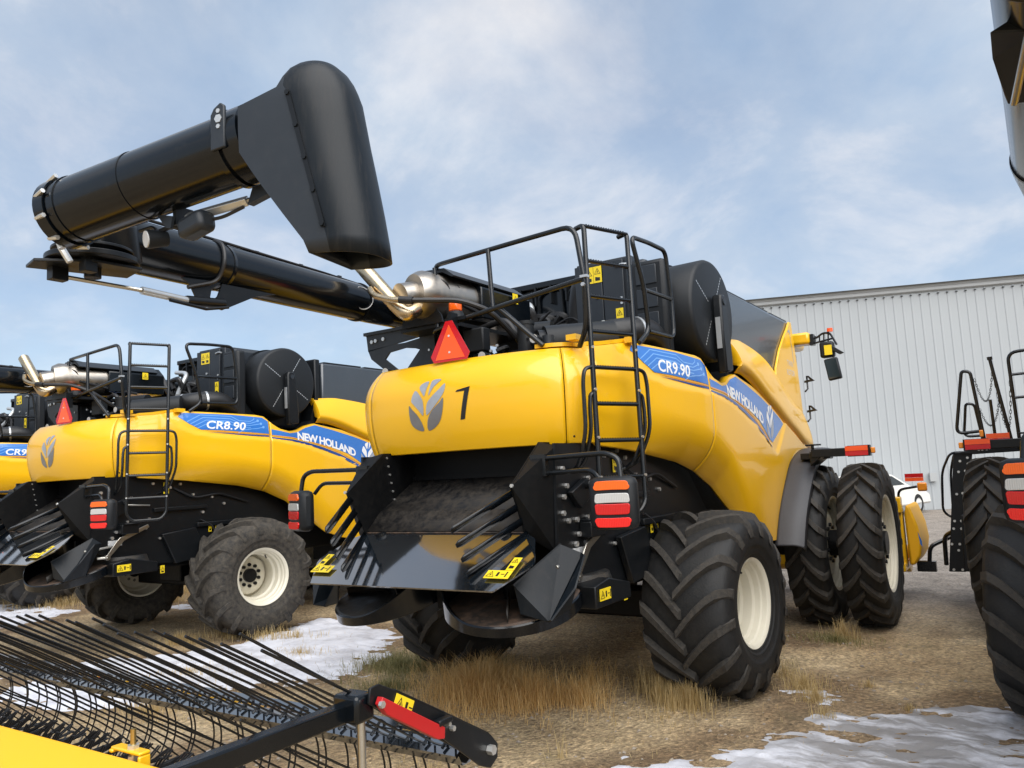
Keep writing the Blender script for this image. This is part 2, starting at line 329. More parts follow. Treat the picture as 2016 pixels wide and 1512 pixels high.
# ------------------------------------------------------------------ tyres and wheels
def make_wheel(name, parent, cx, cy, cz, rad, width, rim_r, side, lugs, vdir, dish, tyre_mat, lug_mat, rz=0., hub=True):
    # axis along local x, outer face towards side*x; cx = middle of the tyre
    w = empty(name, (cx, cy, cz), rz, parent); hw = width / 2; rb = rad - .050
    sw = [(.83, rim_r + .012), (.88, rim_r + .03), (.90, rim_r + .032), (.905, rim_r + .045), (.935, rim_r + .06), (.945, rim_r + .062), (.95, rim_r + .075), (.985, rim_r + (rb - rim_r) * .33), (1.0, rim_r + (rb - rim_r) * .34), (1.0, rim_r + (rb - rim_r) * .38)]
    prof = [(-hw * .80, rim_r)] + [(-hw * q_, r_) for q_, r_ in sw] + [(-hw * 1.02, rim_r + (rb - rim_r) * .45), (-hw * .99, rb - .10), (-hw * .90, rb - .035), (-hw * .55, rb - .008), (0, rb), (hw * .55, rb - .008), (hw * .90, rb - .035), (hw * .99, rb - .10), (hw * 1.02, rim_r + (rb - rim_r) * .45)] + [(hw * q_, r_) for q_, r_ in sw[::-1]] + [(hw * .80, rim_r)]
    t = B().revolve(prof, (0, 0, 0), (1, 0, 0), 72)
    to = t.build('tyre', tyre_mat, w, sharp=60)
    lb = B(); ps = smooth_table([(-hw, rb - .11), (-hw * .9, rb - .035), (-hw * .55, rb - .008), (0, rb), (hw * .55, rb - .008), (hw * .9, rb - .035), (hw, rb - .11)])
    st = [(-.06, .0), (.15, .095), (.40, .20), (.65, .29), (.85, .345), (1.0, .375), (1.035, .38)]
    for k in range(lugs):
        for sg in (-1, 1):
            a0 = 2 * math.pi * (k + (.5 if sg > 0 else 0)) / lugs; rings = []
            for q, (u, da) in enumerate(st):
                x = sg * u * hw; r0 = ps(max(-hw, min(hw, x))) - .012 - (.05 if q == len(st) - 1 else 0); hgt = .070 if u < .9 else (.060 if u < 1.02 else .035)
                a = a0 + vdir * da * (width / .8) ** .5 / rad; ww = (.036 + .008 * u); tw = ww * .66
                pt = []
                for (aa, rr) in ((-ww, r0), (-tw, r0 + hgt), (tw, r0 + hgt), (ww, r0)):
                    an = a + aa / rad * 1.25; pt.append((x, rr * math.sin(an), rr * math.cos(an)))
                rings.append(pt)
            vs = [p for g in rings for p in g]; fs = [(0, 1, 2, 3), tuple(4 * (len(st) - 1) + j for j in (3, 2, 1, 0))]
            for i in range(len(st) - 1):
                for j in range(3): fs.append((4 * i + j, 4 * i + j + 1, 4 * i + 4 + j + 1, 4 * i + 4 + j))
            lb.add(vs, fs)
    lb.build('tread_lugs', lug_mat, w, sharp=30)
    o = side; e = hw * .86
    rp = [(-e * o, rim_r + .018), (-e * o, rim_r - .01), (-e * .75 * o, rim_r - .03), (-e * .2 * o, rim_r - .07), (e * .30 * o, rim_r - .075), (e * .36 * o, rim_r - .05), (e * .60 * o, rim_r - .048), (e * .66 * o, rim_r - .026), (e * .80 * o, rim_r - .024), (e * .84 * o, rim_r - .012), (e * .96 * o, rim_r - .012), (e * o, rim_r + .0), (e * 1.03 * o, rim_r + .022), (e * .95 * o, rim_r + .03)]
    rb_ = B().revolve(rp, (0, 0, 0), (1, 0, 0), 56)
    d = dish * o
    rb_.revolve([(d - .10 * o, rim_r - .05), (d - .09 * o, rim_r * .78), (d - .02 * o, rim_r * .70), (d, rim_r * .52), (d, .02)], (0, 0, 0), (1, 0, 0), 56)
    ro = rb_.build('rim', M['cream'], w, sharp=35)
    B().tube([(e * .42 * o, (rim_r - .06) * math.sin(.5), (rim_r - .06) * math.cos(.5)), (e * .60 * o, (rim_r - .10) * math.sin(.5), (rim_r - .10) * math.cos(.5))], .010, 6).build('valve', M['hose'], ro)
    if hub:
        hb = B().cyl((d - .02 * o, 0, 0), (d + .05 * o, 0, 0), rim_r * .26, 20)
        for k in range(10):
            a = k * math.pi / 5; hb.cyl((d, rim_r * .40 * math.sin(a), rim_r * .40 * math.cos(a)), (d + .03 * o, rim_r * .40 * math.sin(a), rim_r * .40 * math.cos(a)), .024, 8)
        hb.build('hub', M['satin'], w)
    return w

# ------------------------------------------------------------------ warning sticker
def sticker(parent, org, u, v, w, h, name='warning_label'):
    U = Vector(u).normalized(); V = Vector(v).normalized(); W = U.cross(V); o = Vector(org)
    b = B().prism([(0, 0), (w, 0), (w, h), (0, h)], .004, o, (U, V)).build(name, M['sticker'], parent)
    k = B(); s = min(w, h) * .8; x0 = .1 * min(w, h); y0 = (h - s * .8) / 2 if w >= h else h - s - x0
    oo = o + W * .005
    tri = [(x0, y0), (x0 + s, y0), (x0 + s / 2, y0 + s * .86)]
    c = Vector((x0 + s / 2, y0 + s * .29))
    for i in range(3):
        a = Vector(tri[i]); c2 = Vector(tri[(i + 1) % 3]); k.prism([tuple(a), tuple(c2), tuple(c + (c2 - c) * .8), tuple(c + (a - c) * .8)], .001, oo, (U, V))
    k.prism([(c.x - s * .09, c.y - s * .12), (c.x + s * .12, c.y - s * .02), (c.x + s * .02, c.y + s * .25), (c.x - s * .05, c.y + s * .1)], .001, oo, (U, V))
    if w > h * 1.3:
        q = x0 + s * 1.2; k.prism([(q, h * .25), (q + h * .22, h * .25), (q + h * .22, h * .75), (q, h * .75)], .001, oo, (U, V)); q += h * .4
        k.prism([(q, h * .47), (q + h * .35, h * .47), (q + h * .35, h * .54), (q, h * .54)], .001, oo, (U, V)); q += h * .45
        if q + h * .14 < w: k.prism([(q, h * .18), (q + h * .13, h * .18), (q + h * .13, h * .82), (q, h * .82)], .001, oo, (U, V))
    elif h > w * 1.3:
        k.prism([(w * .2, h * .12), (w * .8, h * .12), (w * .8, h * .3), (w * .2, h * .36)], .001, oo, (U, V))
    k.build('pictogram', M['ink'], b); return b

# ------------------------------------------------------------------ the combine
def build_combine():
    root = empty('combine_harvester')
    P = lambda n, b, m, par=None, **k: b.build(n, m, par or root, **k)
    # --- yellow body shell
    sA = .985; s2 = S_of_y(.43)
    hood = P('rear_hood', body_panel(-sA + .004, sA - .004, 60, 28), M['yellow'], solid=.012)
    for sg in (1, -1):
        t2 = S_of_y(.43, sg); q = body_panel(sg * (sA + .004), sg * (t2 - .004), 70, 30); f = body_panel(sg * (t2 + .004), sg * S_of_y(4.62, sg), 110, 36)
        P('quarter_panel', q, M['yellow'], solid=.012)
        P('side_panel', f, M['yellow'], solid=.012)
        # raised rib along the panel joint
        # upper cover with its undercut ridge
        up = smooth_table([(1.36, 3.36), (1.9, 3.385), (3.0, 3.26), (4.7, 2.80)])
        lo = smooth_table([(1.36, 2.945), (2.6, 2.63), (3.6, 2.34), (4.7, 2.10)])
        rows = []
        for i in range(61):
            y = 1.36 + (4.66 - 1.36) * i / 60; a, b = lo(y), up(y); x0 = plan(S_of_y(y))[0] - .01
            a += .02; col = [Vector((x0 - .03, y, a)), Vector((x0 + .030, y, a + .075)), Vector((x0 + .042, y, a + .095))]
            for k in range(1, 13):
                t = k / 12; col.append(Vector((x0 + .042 - .155 * t ** 1.6, y, a + .095 + (b - a - .095) * t)))
            col.append(Vector((x0 - .22, y, b + .01))); rows.append(col)
        first = [Vector((v.x - (.10 if j > 1 else .02), v.y - .02, v.z)) for j, v in enumerate(rows[0])]
        rows.insert(0, first)
        c = B().grid(rows); c = c if sg > 0 else c.mirror()
        P('upper_cover', c, M['yellow'], solid=.012, sharp=50)
        # dark lip round the screen notch, and the inner wheel-arch liner
    # --- emblem on the hood
    emblem(hood, lambda u, v: body(-.275 + u, 2.615 + v, .0035), .42, .43, (M['silver'], M['darksilver']))
    # --- decals (right and left side)
    for sg in (1, -1):
        fn = lambda y, z, o=.004: body(sg * S_of_y(y, sg), z, o)
        def decal(name, polys, mat, off=.004, par=root):
            return mesh_obj(name, conform(polymesh(polys), lambda u, v: fn(u, v, off), .07), mat, par)
        d = decal('model_decal', [[(-.97, 3.0), (-.93, 3.045), (-.88, 3.055), (-.2, 3.045), (.3, 3.015), (.40, 2.96), (.405, 2.775), (.1, 2.795), (-.35, 2.82), (-.66, 2.825), (-.82, 2.90)]], M['blue'])
        decal('decal_stripe', [[(-.58, 2.795), (-.28, 2.785), (.08, 2.765), (.405, 2.752), (.405, 2.732), (.08, 2.745), (-.25, 2.772)]], M['darkblue'], .0045, d)
        decal('decal_stripe', [[(-.62, 2.815), (-.35, 2.81), (.1, 2.785), (.405, 2.768), (.405, 2.758), (.1, 2.772), (-.35, 2.797)]], M['orangeline'], .0045, d)
        ln = B(); segs = []
        for k in range(4): segs += [[(-.86 + .05 * k, 2.93 - .028 * k), (-.66 + .04 * k, 3.03 - .035 * k), (-.20 - .02 * k, 3.02 - .035 * k), (-.08, 2.96 - .03 * k), (.10, 2.955 - .03 * k)]]
        segs += [[(.10, 2.955), (.16, 2.985), (.16, 3.01)], [(.1, 2.925), (.22, 2.96)], [(.1, 2.895), (.26, 2.92)], [(.05, 2.84), (.2, 2.85), (.30, 2.87)], [(-.1, 2.79), (0, 2.83), (.1, 2.84)]]
        pol = []
        for L in segs:
            for a, b in zip(L, L[1:]):
                a = Vector(a); b = Vector(b); n = Vector((-(b - a).y, (b - a).x)).normalized() * .0045; pol.append([tuple(a + n), tuple(b + n), tuple(b - n), tuple(a - n)])
        for c in ((.22, 2.965), (.27, 2.922), (.31, 2.872), (-.34, 2.935)):
            pol.append([(c[0] + .022 * math.cos(t * .7854), c[1] + .018 * math.sin(t * .7854)) for t in range(8)])
        decal('circuit_lines', pol, M['lightblue'], .0045, d)
        nb = [(.455, 2.845), (.62, 2.825), (.8, 2.79), (.95, 2.81), (1.11, 2.88), (1.3, 2.925), (1.66, 2.86), (2.2, 2.74), (2.95, 2.53), (3.12, 2.46), (2.52, 2.225), (2.39, 2.265), (2.21, 2.37), (2.0, 2.475), (1.62, 2.585), (1.11, 2.685), (.8, 2.725), (.455, 2.748)]
        e = decal('brand_decal', [nb], M['blue'])
        su = [(.455, 2.73), (.83, 2.70), (1.14, 2.65), (1.47, 2.575), (1.81, 2.475), (2.16, 2.335), (2.46, 2.19)]; sl = [(.455, 2.71), (.82, 2.675), (1.13, 2.615), (1.46, 2.535), (1.8, 2.43), (2.15, 2.285), (2.41, 2.165)]
        decal('decal_stripe', [su + sl[::-1]], M['darkblue'], .0045, e)
        ou = [(a, b + .022) for a, b in su[:-1]] + [(2.42, 2.225)]
        decal('decal_stripe', [[(a, b + .010) for a, b in ou] + [(a, b - .004) for a, b in ou[::-1]]], M['orangeline'], .005, e)
        me = text_mesh('NEW HOLLAND', .165, bold=.006, space=.9); x0 = min(v.co.x for v in me.vertices); x1 = max(v.co.x for v in me.vertices); k = 1.24 / (x1 - x0)
        def nh(u, v):
            t = (u - x0) * k
            if sg < 0: t = 1.24 - t
            return fn(.94 + t, 2.695 - .10 * t - .095 * t * t + v * 1.0, .0055)
        mesh_obj('brand_lettering', conform(me, nh, .06), M['white'], e)
        emblem(e, lambda u, v: fn(2.47 + (u if sg > 0 else -u), 2.47 + v, .0055), .34, .40, (M['white'], M['silver']))
        # --- grain tank side patch with lettering is done with the tank below
    # --- grain tank
    t = B().box((-1.22, 1.62, 2.7), (1.22, 4.45, 3.96)); tank = P('grain_tank', t, M['tank'], bevel=.03)
    P('tank_rear_wall', B().box((-1.18, 1.5, 2.7), (1.18, 1.615, 4.02)), M['satin'], bevel=.02)
    b = B()
    for i in range(3): b.box((-1.19 + .0, 1.7 + i * .95, 3.962), (1.19, 1.7 + i * .95 + .85, 3.985))
    P('tank_lid', b, M['satin'], tank)
    for sg in (1, -1):
        pt = [(4.46, 3.955), (4.36, 3.95), (4.22, 3.84), (4.0, 3.70), (3.7, 3.48), (3.45, 3.22), (3.38, 3.0), (3.9, 2.9), (4.66, 2.2), (4.72, 2.6), (4.62, 3.3)]
        b = B().prism(pt, .03 * sg, (1.222 * sg, 0, 0), ((0, 1, 0), (0, 0, 1)))
        pp = P('tank_corner_panel', b, M['yellow'], bevel=.008)
        fnp = lambda y, z: Vector(((1.222 + .0315) * sg, y, z))
        pol = [[(4.22, 3.80), (4.30, 3.83), (4.335, 3.83), (4.43, 3.36), (4.41, 3.36), (4.315, 3.79), (4.22, 3.785)]]
        mesh_obj('number_mark', conform(polymesh(pol), fnp, 3), M['silver'], pp)
        for txt, z in (('TWIN', 3.30), ('ROTOR', 3.17)):
            me = text_mesh(txt, .115, align='CENTER', space=1.1); mesh_obj('lettering', conform(me, lambda u, v: fnp(4.2 + u * sg, z + v), 3), M['pale'], pp)
        b = B().prism([(0, 0), (.45, -.2), (.45, .1), (0, .3)], .05, (1.16 * sg, 4.5, 3.3), ((0, 1, 0), (0, 0, 1)))
    # --- cab
    cab = P('cab', B().box((-.9, 4.7, 1.9), (.9, 6.2, 3.75)), M['glass'], bevel=.06)
    P('cab_roof', B().box((-1.0, 4.62, 3.76), (1.0, 6.35, 3.95)), M['yellow'], cab, bevel=.06)
    # mirror arm on the right corner of the cab roof
    mr = P('mirror_arm', B().box((1.02, 4.72, 3.66), (1.42, 5.0, 3.83)), M['yellow'], bevel=.035)
    b = B(); b.tube(arcpath([(1.42, 4.84, 3.74), (1.50, 4.84, 3.74), (1.60, 4.82, 3.80), (1.70, 4.80, 3.78), (1.78, 4.78, 3.60)], .06), .016, 8)
    b.tube([(1.42, 4.84, 3.66), (1.55, 4.83, 3.68), (1.72, 4.81, 3.70)], .014, 8)
    for i in range(4): b.tube([(1.48 + .06 * i, 4.83, 3.67), (1.49 + .06 * i, 4.83, 3.77 + .01 * i)], .011, 6)
    b.box((1.41, 4.78, 3.64), (1.47, 4.9, 3.80)); P('mirror_bracket', b, M['rail'], mr)
    b = B().box((1.55, 4.72, 3.43), (1.74, 4.86, 3.66)); P('mirror_housing', b, M['plastic'], mr, bevel=.03)
    b = B().prism([(1.66, 3.64), (1.86, 3.48), (1.80, 3.46), (1.64, 3.58)], .12, (0, 4.84, 0)); P('mirror_visor', b, M['plastic'], mr, bevel=.008)
    b = B().box((1.62, 4.70, 3.46), (1.72, 4.718, 3.60)); P('amber_plate', b, M['sticker'], mr)
    b = B().box((1.62, 4.68, 3.10), (1.80, 4.78, 3.41), Matrix.Rotation(R(-8), 3, 'Y')); m2 = P('mirror_housing', b, M['plastic'], mr, bevel=.02)
    P('mirror_glass', B().box((1.635, 4.672, 3.12), (1.785, 4.679, 3.39), Matrix.Rotation(R(-8), 3, 'Y')), M['mirror'], m2)
    P('marker_lamp', B().cyl((1.70, 4.8, 3.80), (1.70, 4.8, 3.85), .04, 14), M['fluo'], mr)
    for z in (3.13, 2.70):
        b = B(); b.prism([(1.30, z - .03), (1.44, z - .01), (1.36, z + .07), (1.34, z + .06), (1.38, z + .01), (1.30, z + .0)], .05, (0, 4.78, 0)); b.tube([(1.335, 4.76, z + .07), (1.335, 4.76, z - .12), (1.31, 4.70, z - .16)], .013, 6); P('grab_rail', b, M['rail'])
    # --- rotary dust screen
    ds = B(); ds.revolve([(.92, .0), (.92, .55), (.935, .555)], (0, .79, 3.57), (1, 0, 0), 64); ds.revolve([(.96, .50), (.96, .53), (1.32, .53), (1.345, .515), (1.355, .49), (1.356, .10), (1.356, 0)], (0, .79, 3.57), (1, 0, 0), 64)
    scr = P('dust_screen', ds, M['plastic'])
    for k in range(4):
        b = B(); a = math.pi / 4 + k * math.pi / 2 + .2
        for i in range(9):
            r0 = .14 + i * .037; u = Vector((0, math.cos(a), math.sin(a))); o = Vector((1.357, .79, 3.57)); w = Vector((0, -math.sin(a), math.cos(a))) * .006
            b.add([o + u * r0 + w, o + u * (r0 + .024) + w, o + u * (r0 + .024) - w, o + u * r0 - w], [(0, 1, 2, 3)])
        P('screen_slots', b, M['alu'], scr)
    b = B().prism([(-.07, .1), (-.05, .15), (.05, .15), (.09, .05), (.13, -.5), (.13, -.63), (-.05, -.66), (-.07, -.3)], .10, (1.372, .79, 3.57), ((0, 1, 0), (0, 0, 1)))
    arm = P('screen_arm', b, M['satin'], scr, bevel=.02)
    b = B().box((1.40, .708, 3.16), (1.45, .718, 3.48)); P('arm_strip', b, M['alu'], arm); P('arm_pivot', B().cyl((1.47, .80, 3.64), (1.482, .80, 3.64), .035, 16), M['grey'], arm)
    P('screen_housing', B().box((.60, .18, 2.9), (.90, 1.48, 4.10)), M['grey'], bevel=.05)
    b = B().prism([(1.37, 3.36), (1.28, 3.0), (1.1, 2.86), (.95, 2.81), (.7, 2.80), (.5, 2.86), (.42, 2.95), (.42, 2.6), (1.45, 2.6), (1.45, 3.36)], -.2, (1.30, 0, 0), ((0, 1, 0), (0, 0, 1))); P('notch_liner', b, M['satin'])
    scr.matrix_local = Matrix.Translation((1.1, .79, 3.57)) @ Matrix.Rotation(R(-4), 4, 'Z') @ Matrix.Translation((-1.1, -.79, -3.57))
    # --- cooler box with its door
    cb = P('cooler_box', B().box((.16, .1, 3.15), (.78, 1.45, 4.13)), M['grey'], bevel=.012)
    b = B().box((.155, .06, 3.2), (.46, .098, 4.10)); b.box((.47, .06, 3.2), (.70, .098, 4.10)); P('cover_plate', b, M['grey'], cb, bevel=.006)
    b = B(); b.bolt((.40, .058, 3.75), (0, -1, 0), .018); b.bolt((.2, .058, 3.3), (0, -1, 0)); b.bolt((.67, .058, 3.7), (0, -1, 0), .015); b.bolt((.67, .058, 3.65), (0, -1, 0), .015)
    for z in (4.03, 3.32): b.tube([(.62, .05, z), (.70, .045, z + .01), (.76, .05, z)], .012, 6)
    P('latch', b, M['alu'], cb)
    b = B().box((.78, .04, 3.02), (1.14, .20, 4.03)); dr = P('side_door', b, M['plastic'], bevel=.04)
    b = B()
    for i in range(4): b.box((.84, .028, 3.08 + i * .235), (1.06, .042, 3.27 + i * .235))
    P('door_panel', b, M['grey'], dr, bevel=.012)
    sticker(cb, (.27, .058, 3.90), (1, 0, 0), (0, 0, 1), .10, .17); sticker(cb, (.375, .058, 3.90), (1, 0, 0), (0, 0, 1), .09, .17); sticker(cb, (.60, .055, 3.40), (1, 0, 0), (0, 0, 1), .08, .20)
    # --- engine and deck clutter
    b = B().box((-.95, -.9, 2.86), (.95, .1, 2.92)); b.box((-.7, -.2, 2.92), (.5, 1.2, 3.42)); b.box((-.4, -.7, 2.92), (.2, -.2, 3.2)); b.box((-.9, .3, 2.92), (-.1, 1.4, 3.6)); P('engine_block', b, M['cavity'], bevel=.02)
    b = B().box((-1.08, .62, 3.62), (.14, .68, 4.14)); b.box((-1.1, .56, 4.10), (.14, .62, 4.17)); b.box((-1.0, .60, 3.15), (-.3, .64, 3.55))
    ep = P('engine_screen', b, M['black'], bevel=.01)
    b = B()
    for i in range(3):
        x = -1.0 + i * .39; b.tube(arcpath([(x, .60, 3.66), (x, .59, 4.0), (x + .1, .59, 4.06), (x + .3, .59, 4.06), (x + .32, .59, 3.66)], .05), .018, 6)
    for i in range(6): b.box((-1.04 + i * .2, .55, 3.9), (-1.02 + i * .2, .62, 4.12))
    P('engine_screen_frame', b, M['satin'], ep)
    b = B(); b.cyl((.46, -1.15, 3.13), (.92, -.72, 3.17), .155, 28); b.cyl((.41, -1.2, 3.13), (.46, -1.15, 3.13), .12, 28); P('air_filter', b, M['plastic'])
    b = B(); b.tube(arcpath([(.66, -.62, 3.22), (.95, -.50, 3.25), (1.04, -.20, 3.27), (1.0, .04, 3.15)], .2), .135, 20); P('intake_duct', b, M['hose']); P('turbo_pipe', B().tube(arcpath([(.02, .35, 3.2), (.02, .30, 3.75), (.08, .28, 3.95), (.17, .28, 3.95)], .12), .085, 16), M['hose'])
    b = B(); b.tube([(.76, -.58, 3.23), (.785, -.57, 3.232)], .139, 20); b.tube([(.985, -.40, 3.257), (.995, -.375, 3.259)], .139, 20); b.tube([(.02, .31, 3.45), (.02, .31, 3.48)], .092, 16); P('hose_clamp', b, M['alu'])
    b = B(); b.cyl((.33, -1.25, 2.92), (.33, -1.25, 3.30), .075, 16); b.cyl((.33, -1.25, 3.30), (.33, -1.25, 3.33), .082, 16); b.cyl((.0, -1.0, 3.30), (.40, -.9, 3.30), .08, 16); P('fluid_canister', b, M['plastic'])
    rr = random.Random(3); b = B()
    for i in range(26):
        x = rr.uniform(-.75, .6); y = rr.uniform(-1.3, -.3); z = rr.uniform(2.95, 3.3)
        b.tube(arcpath([(x, y, z), (x + rr.uniform(-.3, .3), y + rr.uniform(-.2, .3), z + rr.uniform(-.1, .12)), (x + rr.uniform(-.4, .4), y + rr.uniform(0, .5), z + rr.uniform(-.2, .15)), (x + rr.uniform(-.5, .5), y + .5, 3.0)], .1), rr.choice([.010, .014, .02, .03]), 7)
    for i in range(16):
        x = rr.uniform(-.95, .05); y = rr.uniform(.1, .5); z = rr.uniform(3.3, 3.7)
        b.tube(arcpath([(x, y, z), (x + rr.uniform(-.2, .3), y + rr.uniform(-.1, .1), z + rr.uniform(.1, .3)), (x + rr.uniform(-.1, .5), y - .05, z + rr.uniform(-.1, .2)), (x + rr.uniform(0, .5), y + .1, z - .2)], .08), rr.choice([.010, .016, .026, .04]), 7)
    P('engine_hoses', b, M['hose'])
    P('coolant_pipe', B().tube(arcpath([(-.30, -1.1, 3.36), (.10, -1.2, 3.40), (.20, -1.15, 3.20), (.15, -.9, 3.0)], .1), .03, 10), M['hose'])
    P('coolant_pipe', B().tube(arcpath([(-.95, .45, 3.95), (-.6, .42, 3.90), (-.5, .2, 3.6), (-.1, -.1, 3.45)], .12), .035, 10), M['alu'])
    P('electric_box', B().box((-.30, -1.32, 3.12), (-.08, -1.2, 3.34)), M['plastic'], bevel=.015)
    P('oil_filter', B().cyl((.60, -1.33, 2.98), (.60, -1.33, 3.16), .05, 14), M['grey'])
    P('belt_cover', B().cyl((-.62, -.98, 3.12), (-.62, -.90, 3.12), .19, 24).cyl((-.35, -.98, 3.02), (-.35, -.92, 3.02), .12, 20), M['satin'])
    b = B()
    for i in range(12): x = rr.uniform(-.7, .7); y = rr.uniform(-1.25, -.5); z = rr.uniform(2.95, 3.25); b.box((x, y, z), (x + rr.uniform(.06, .2), y + .1, z + rr.uniform(.04, .14)))
    P('engine_fittings', b, M['satin'], bevel=.01)
    b = B()
    for i in range(14): b.bolt((rr.uniform(-.6, .7), -1.28, rr.uniform(2.98, 3.3)), (.2, -1, .1), .014, .02)
    P('engine_bolts', b, M['bolt'])
    # --- exhaust
    b = B(); b.tube([(-.52, -1.74, 3.64), (-.50, -1.68, 3.645), (-.45, -.72, 3.66)], [.18, .215, .215], 28); b.tube([(-.50, -1.52, 3.645), (-.50, -1.50, 3.645)], .222, 28); b.cyl((-.57, -1.86, 3.60), (-.52, -1.70, 3.64), .125, 24)
    muf = P('muffler', b, M['can'])
    b = B(); pth = arcpath([(-.46, -1.60, 3.60), (-.50, -1.86, 3.43), (-.60, -1.88, 3.53), (-1.0, -1.90, 3.97)], .12, 8); b.tube(pth, .068, 24, cap=False)
    o = Vector(pth[-1]); d = (Vector(pth[-1]) - Vector(pth[-2])).normalized(); b.revolve([(0, .068), (.005, .068), (.005, .062), (-.35, .062)], o, d, 24)
    b.tube(arcpath([(-.82, -1.97, 3.70), (-.74, -2.01, 3.62), (-.58, -2.0, 3.56), (-.46, -1.97, 3.54)], .06), .028, 12); P('exhaust_pipe', b, M['exhaust'], muf)
    b = B(); b.cyl((-.48, -1.975, 3.545), (-.36, -1.94, 3.525), .034, 12); b.tube(arcpath([(-.38, -1.945, 3.53), (.0, -1.75, 3.50), (.2, -1.6, 3.4), (.25, -1.3, 3.2)], .1), .024, 8); P('breather_hose', b, M['hose'], muf)
    b = B().prism([(-.74, 3.80), (-.60, 3.90), (-.33, 3.885), (-.22, 3.80), (-.24, 3.79), (-.35, 3.85), (-.59, 3.865), (-.72, 3.78)], 1.18, (0, -.35, 0)); 
    P('heat_shield', b, M['grey'], muf)
    b = B().prism([(-.72, 3.47), (-.72, 3.80), (-.59, 3.88), (-.34, 3.87), (-.215, 3.76), (-.215, 3.47)], .86, (0, -.25, 0)); P('shield_box', b, M['black'], muf, bevel=.012)
    sticker(muf, (-.19, -.62, 3.68), (0, 1, 0), (0, 0, 1), .09, .1)
    b = B()
    for a in range(5): b.tube(arcpath([(-.34, -1.6 + a * .17, 3.77), (-.29, -1.55 + a * .17, 3.74), (-.29, -1.48 + a * .17, 3.62), (-.27, -1.3 + a * .1, 3.55)], .05), .011, 6)
    b.tube(arcpath([(-.46, -1.74, 3.72), (-.40, -1.77, 3.68), (-.36, -1.74, 3.60)], .03), .010, 6); b.tube([(-.29, -1.5, 3.6), (-.26, -1.1, 3.52), (-.2, -.7, 3.46)], .02, 7); P('sensor_wire', b, M['hose'], muf)
    b = B().prism([(-.75, 3.37), (-.28, 3.37), (-.30, 3.44), (-.38, 3.54), (-.52, 3.42), (-.66, 3.54), (-.74, 3.44)], .02, (0, -1.62, 0)); b.box((-.8, -1.6, 3.34), (-.2, -.4, 3.375)); P('muffler_cradle', b, M['satin'], muf)
    # --- cradle for the unloading tube
    b = B(); o = (0, -1.32, 0)
    for pl in ([(-1.48, 3.44), (-.62, 3.44), (-.62, 3.36), (-1.46, 3.28)], [(-1.46, 3.29), (-1.16, 3.31), (-.98, 3.31), (-.98, 3.26), (-1.18, 3.24), (-1.24, 3.18), (-1.0, 3.0), (-1.12, 2.98), (-1.42, 3.20)], [(-.62, 3.37), (-.80, 3.37), (-.80, 3.22), (-.98, 3.04), (-.98, 2.95), (-.62, 2.95)], [(-.98, 3.31), (-.80, 3.33), (-.80, 3.22), (-.86, 3.24), (-.98, 3.26)]):
        b.prism(pl, .02, o)
    b.box((-1.5, -1.36, 3.44), (-.62, -1.2, 3.47)); b.box((-.66, -1.3, 2.9), (-.6, -.9, 3.44)); cr = P('tube_cradle', b, M['grey'])
    b = B()
    for p in ((-1.40, 3.37), (-1.35, 3.375), (-1.25, 3.38)): b.bolt((p[0], -1.342, p[1]), (0, -1, 0), .02)
    for p in ((-.68, 3.2), (-.68, 3.02), (-.9, 3.05)): b.bolt((p[0], -1.342, p[1]), (0, -1, 0), .012)
    P('cradle_bolts', b, M['bolt'], cr)
    # --- work lights on the rear deck
    for p in ((.53, -1.42, 3.13), (-1.07, -1.50, 3.02), (.06, -1.52, 3.03)):
        wl = P('work_light', B().tube([(p[0], p[1] - .03, p[2]), (p[0], p[1] + .06, p[2])], [.045, .03], 16), M['plastic']); P('lens', B().cyl((p[0], p[1] - .036, p[2]), (p[0], p[1] - .031, p[2]), .037, 16), M['l_white'], wl)
        P('bracket', B().box((p[0] - .015, p[1], p[2] - .13), (p[0] + .015, p[1] + .02, p[2] - .03)), M['satin'], wl)
    # --- slow vehicle sign and beacon
    sc = Vector((-.09, -1.80, 3.135)); tri = [(-.205, -.10), (-.175, -.155), (.175, -.155), (.205, -.10), (.035, .19), (-.035, .19)]
    sv = P('slow_vehicle_sign', B().prism(tri, .006, sc), M['l_red'], None); sv.rotation_euler = (0, 0, 0)
    P('sign_centre', B().prism([(-.155, -.135), (.155, -.135), (0, .155)], .003, sc + Vector((0, -.0065, 0))), M['fluo'], sv)
    b = B()
    for x, z in ((0, -.08), (0, .06)): b.bolt(sc + Vector((x, -.010, z)), (0, -1, 0), .010, .004)
    P('sign_bolts', b, M['pale'], sv)
    b = B().box((-.11, -1.79, 3.2), (-.07, -1.70, 3.40)); b.box((-.2, -1.72, 3.34), (.02, -1.62, 3.37)); P('sign_bracket', b, M['satin'], sv)
    bc = P('beacon', B().cyl((-.15, -1.62, 3.44), (-.15, -1.62, 3.52), .058, 20), M['l_orange'], bevel=.012); P('beacon_base', B().tube([(-.15, -1.62, 3.38), (-.15, -1.62, 3.44)], [.085, .062], 20), M['plastic'], bc)
    # --- handrails
    b = B(); r = .021
    b.tube(arcpath([(-.52, -1.2, 3.38), (-.50, -1.22, 3.88), (-.40, -1.60, 3.90), (.55, -1.70, 3.905), (1.14, -1.76, 3.905), (1.20, -1.76, 3.45), (1.16, -1.70, 3.10), (1.04, -1.60, 2.98)], .12), r, 10)
    b.tube(arcpath([(-.52, -1.25, 3.30), (-.42, -1.62, 3.30), (-.12, -1.68, 3.34), (1.19, -1.76, 3.47)], .10), r, 10); b.tube([(.27, -1.69, 3.90), (.30, -1.70, 3.38)], r * .95, 10); b.tube([(.36, -1.70, 3.38), (.74, -1.66, 3.02)], r, 10); b.tube([(-.38, -1.6, 3.88), (-.36, -1.61, 3.31)], r * .95, 10)
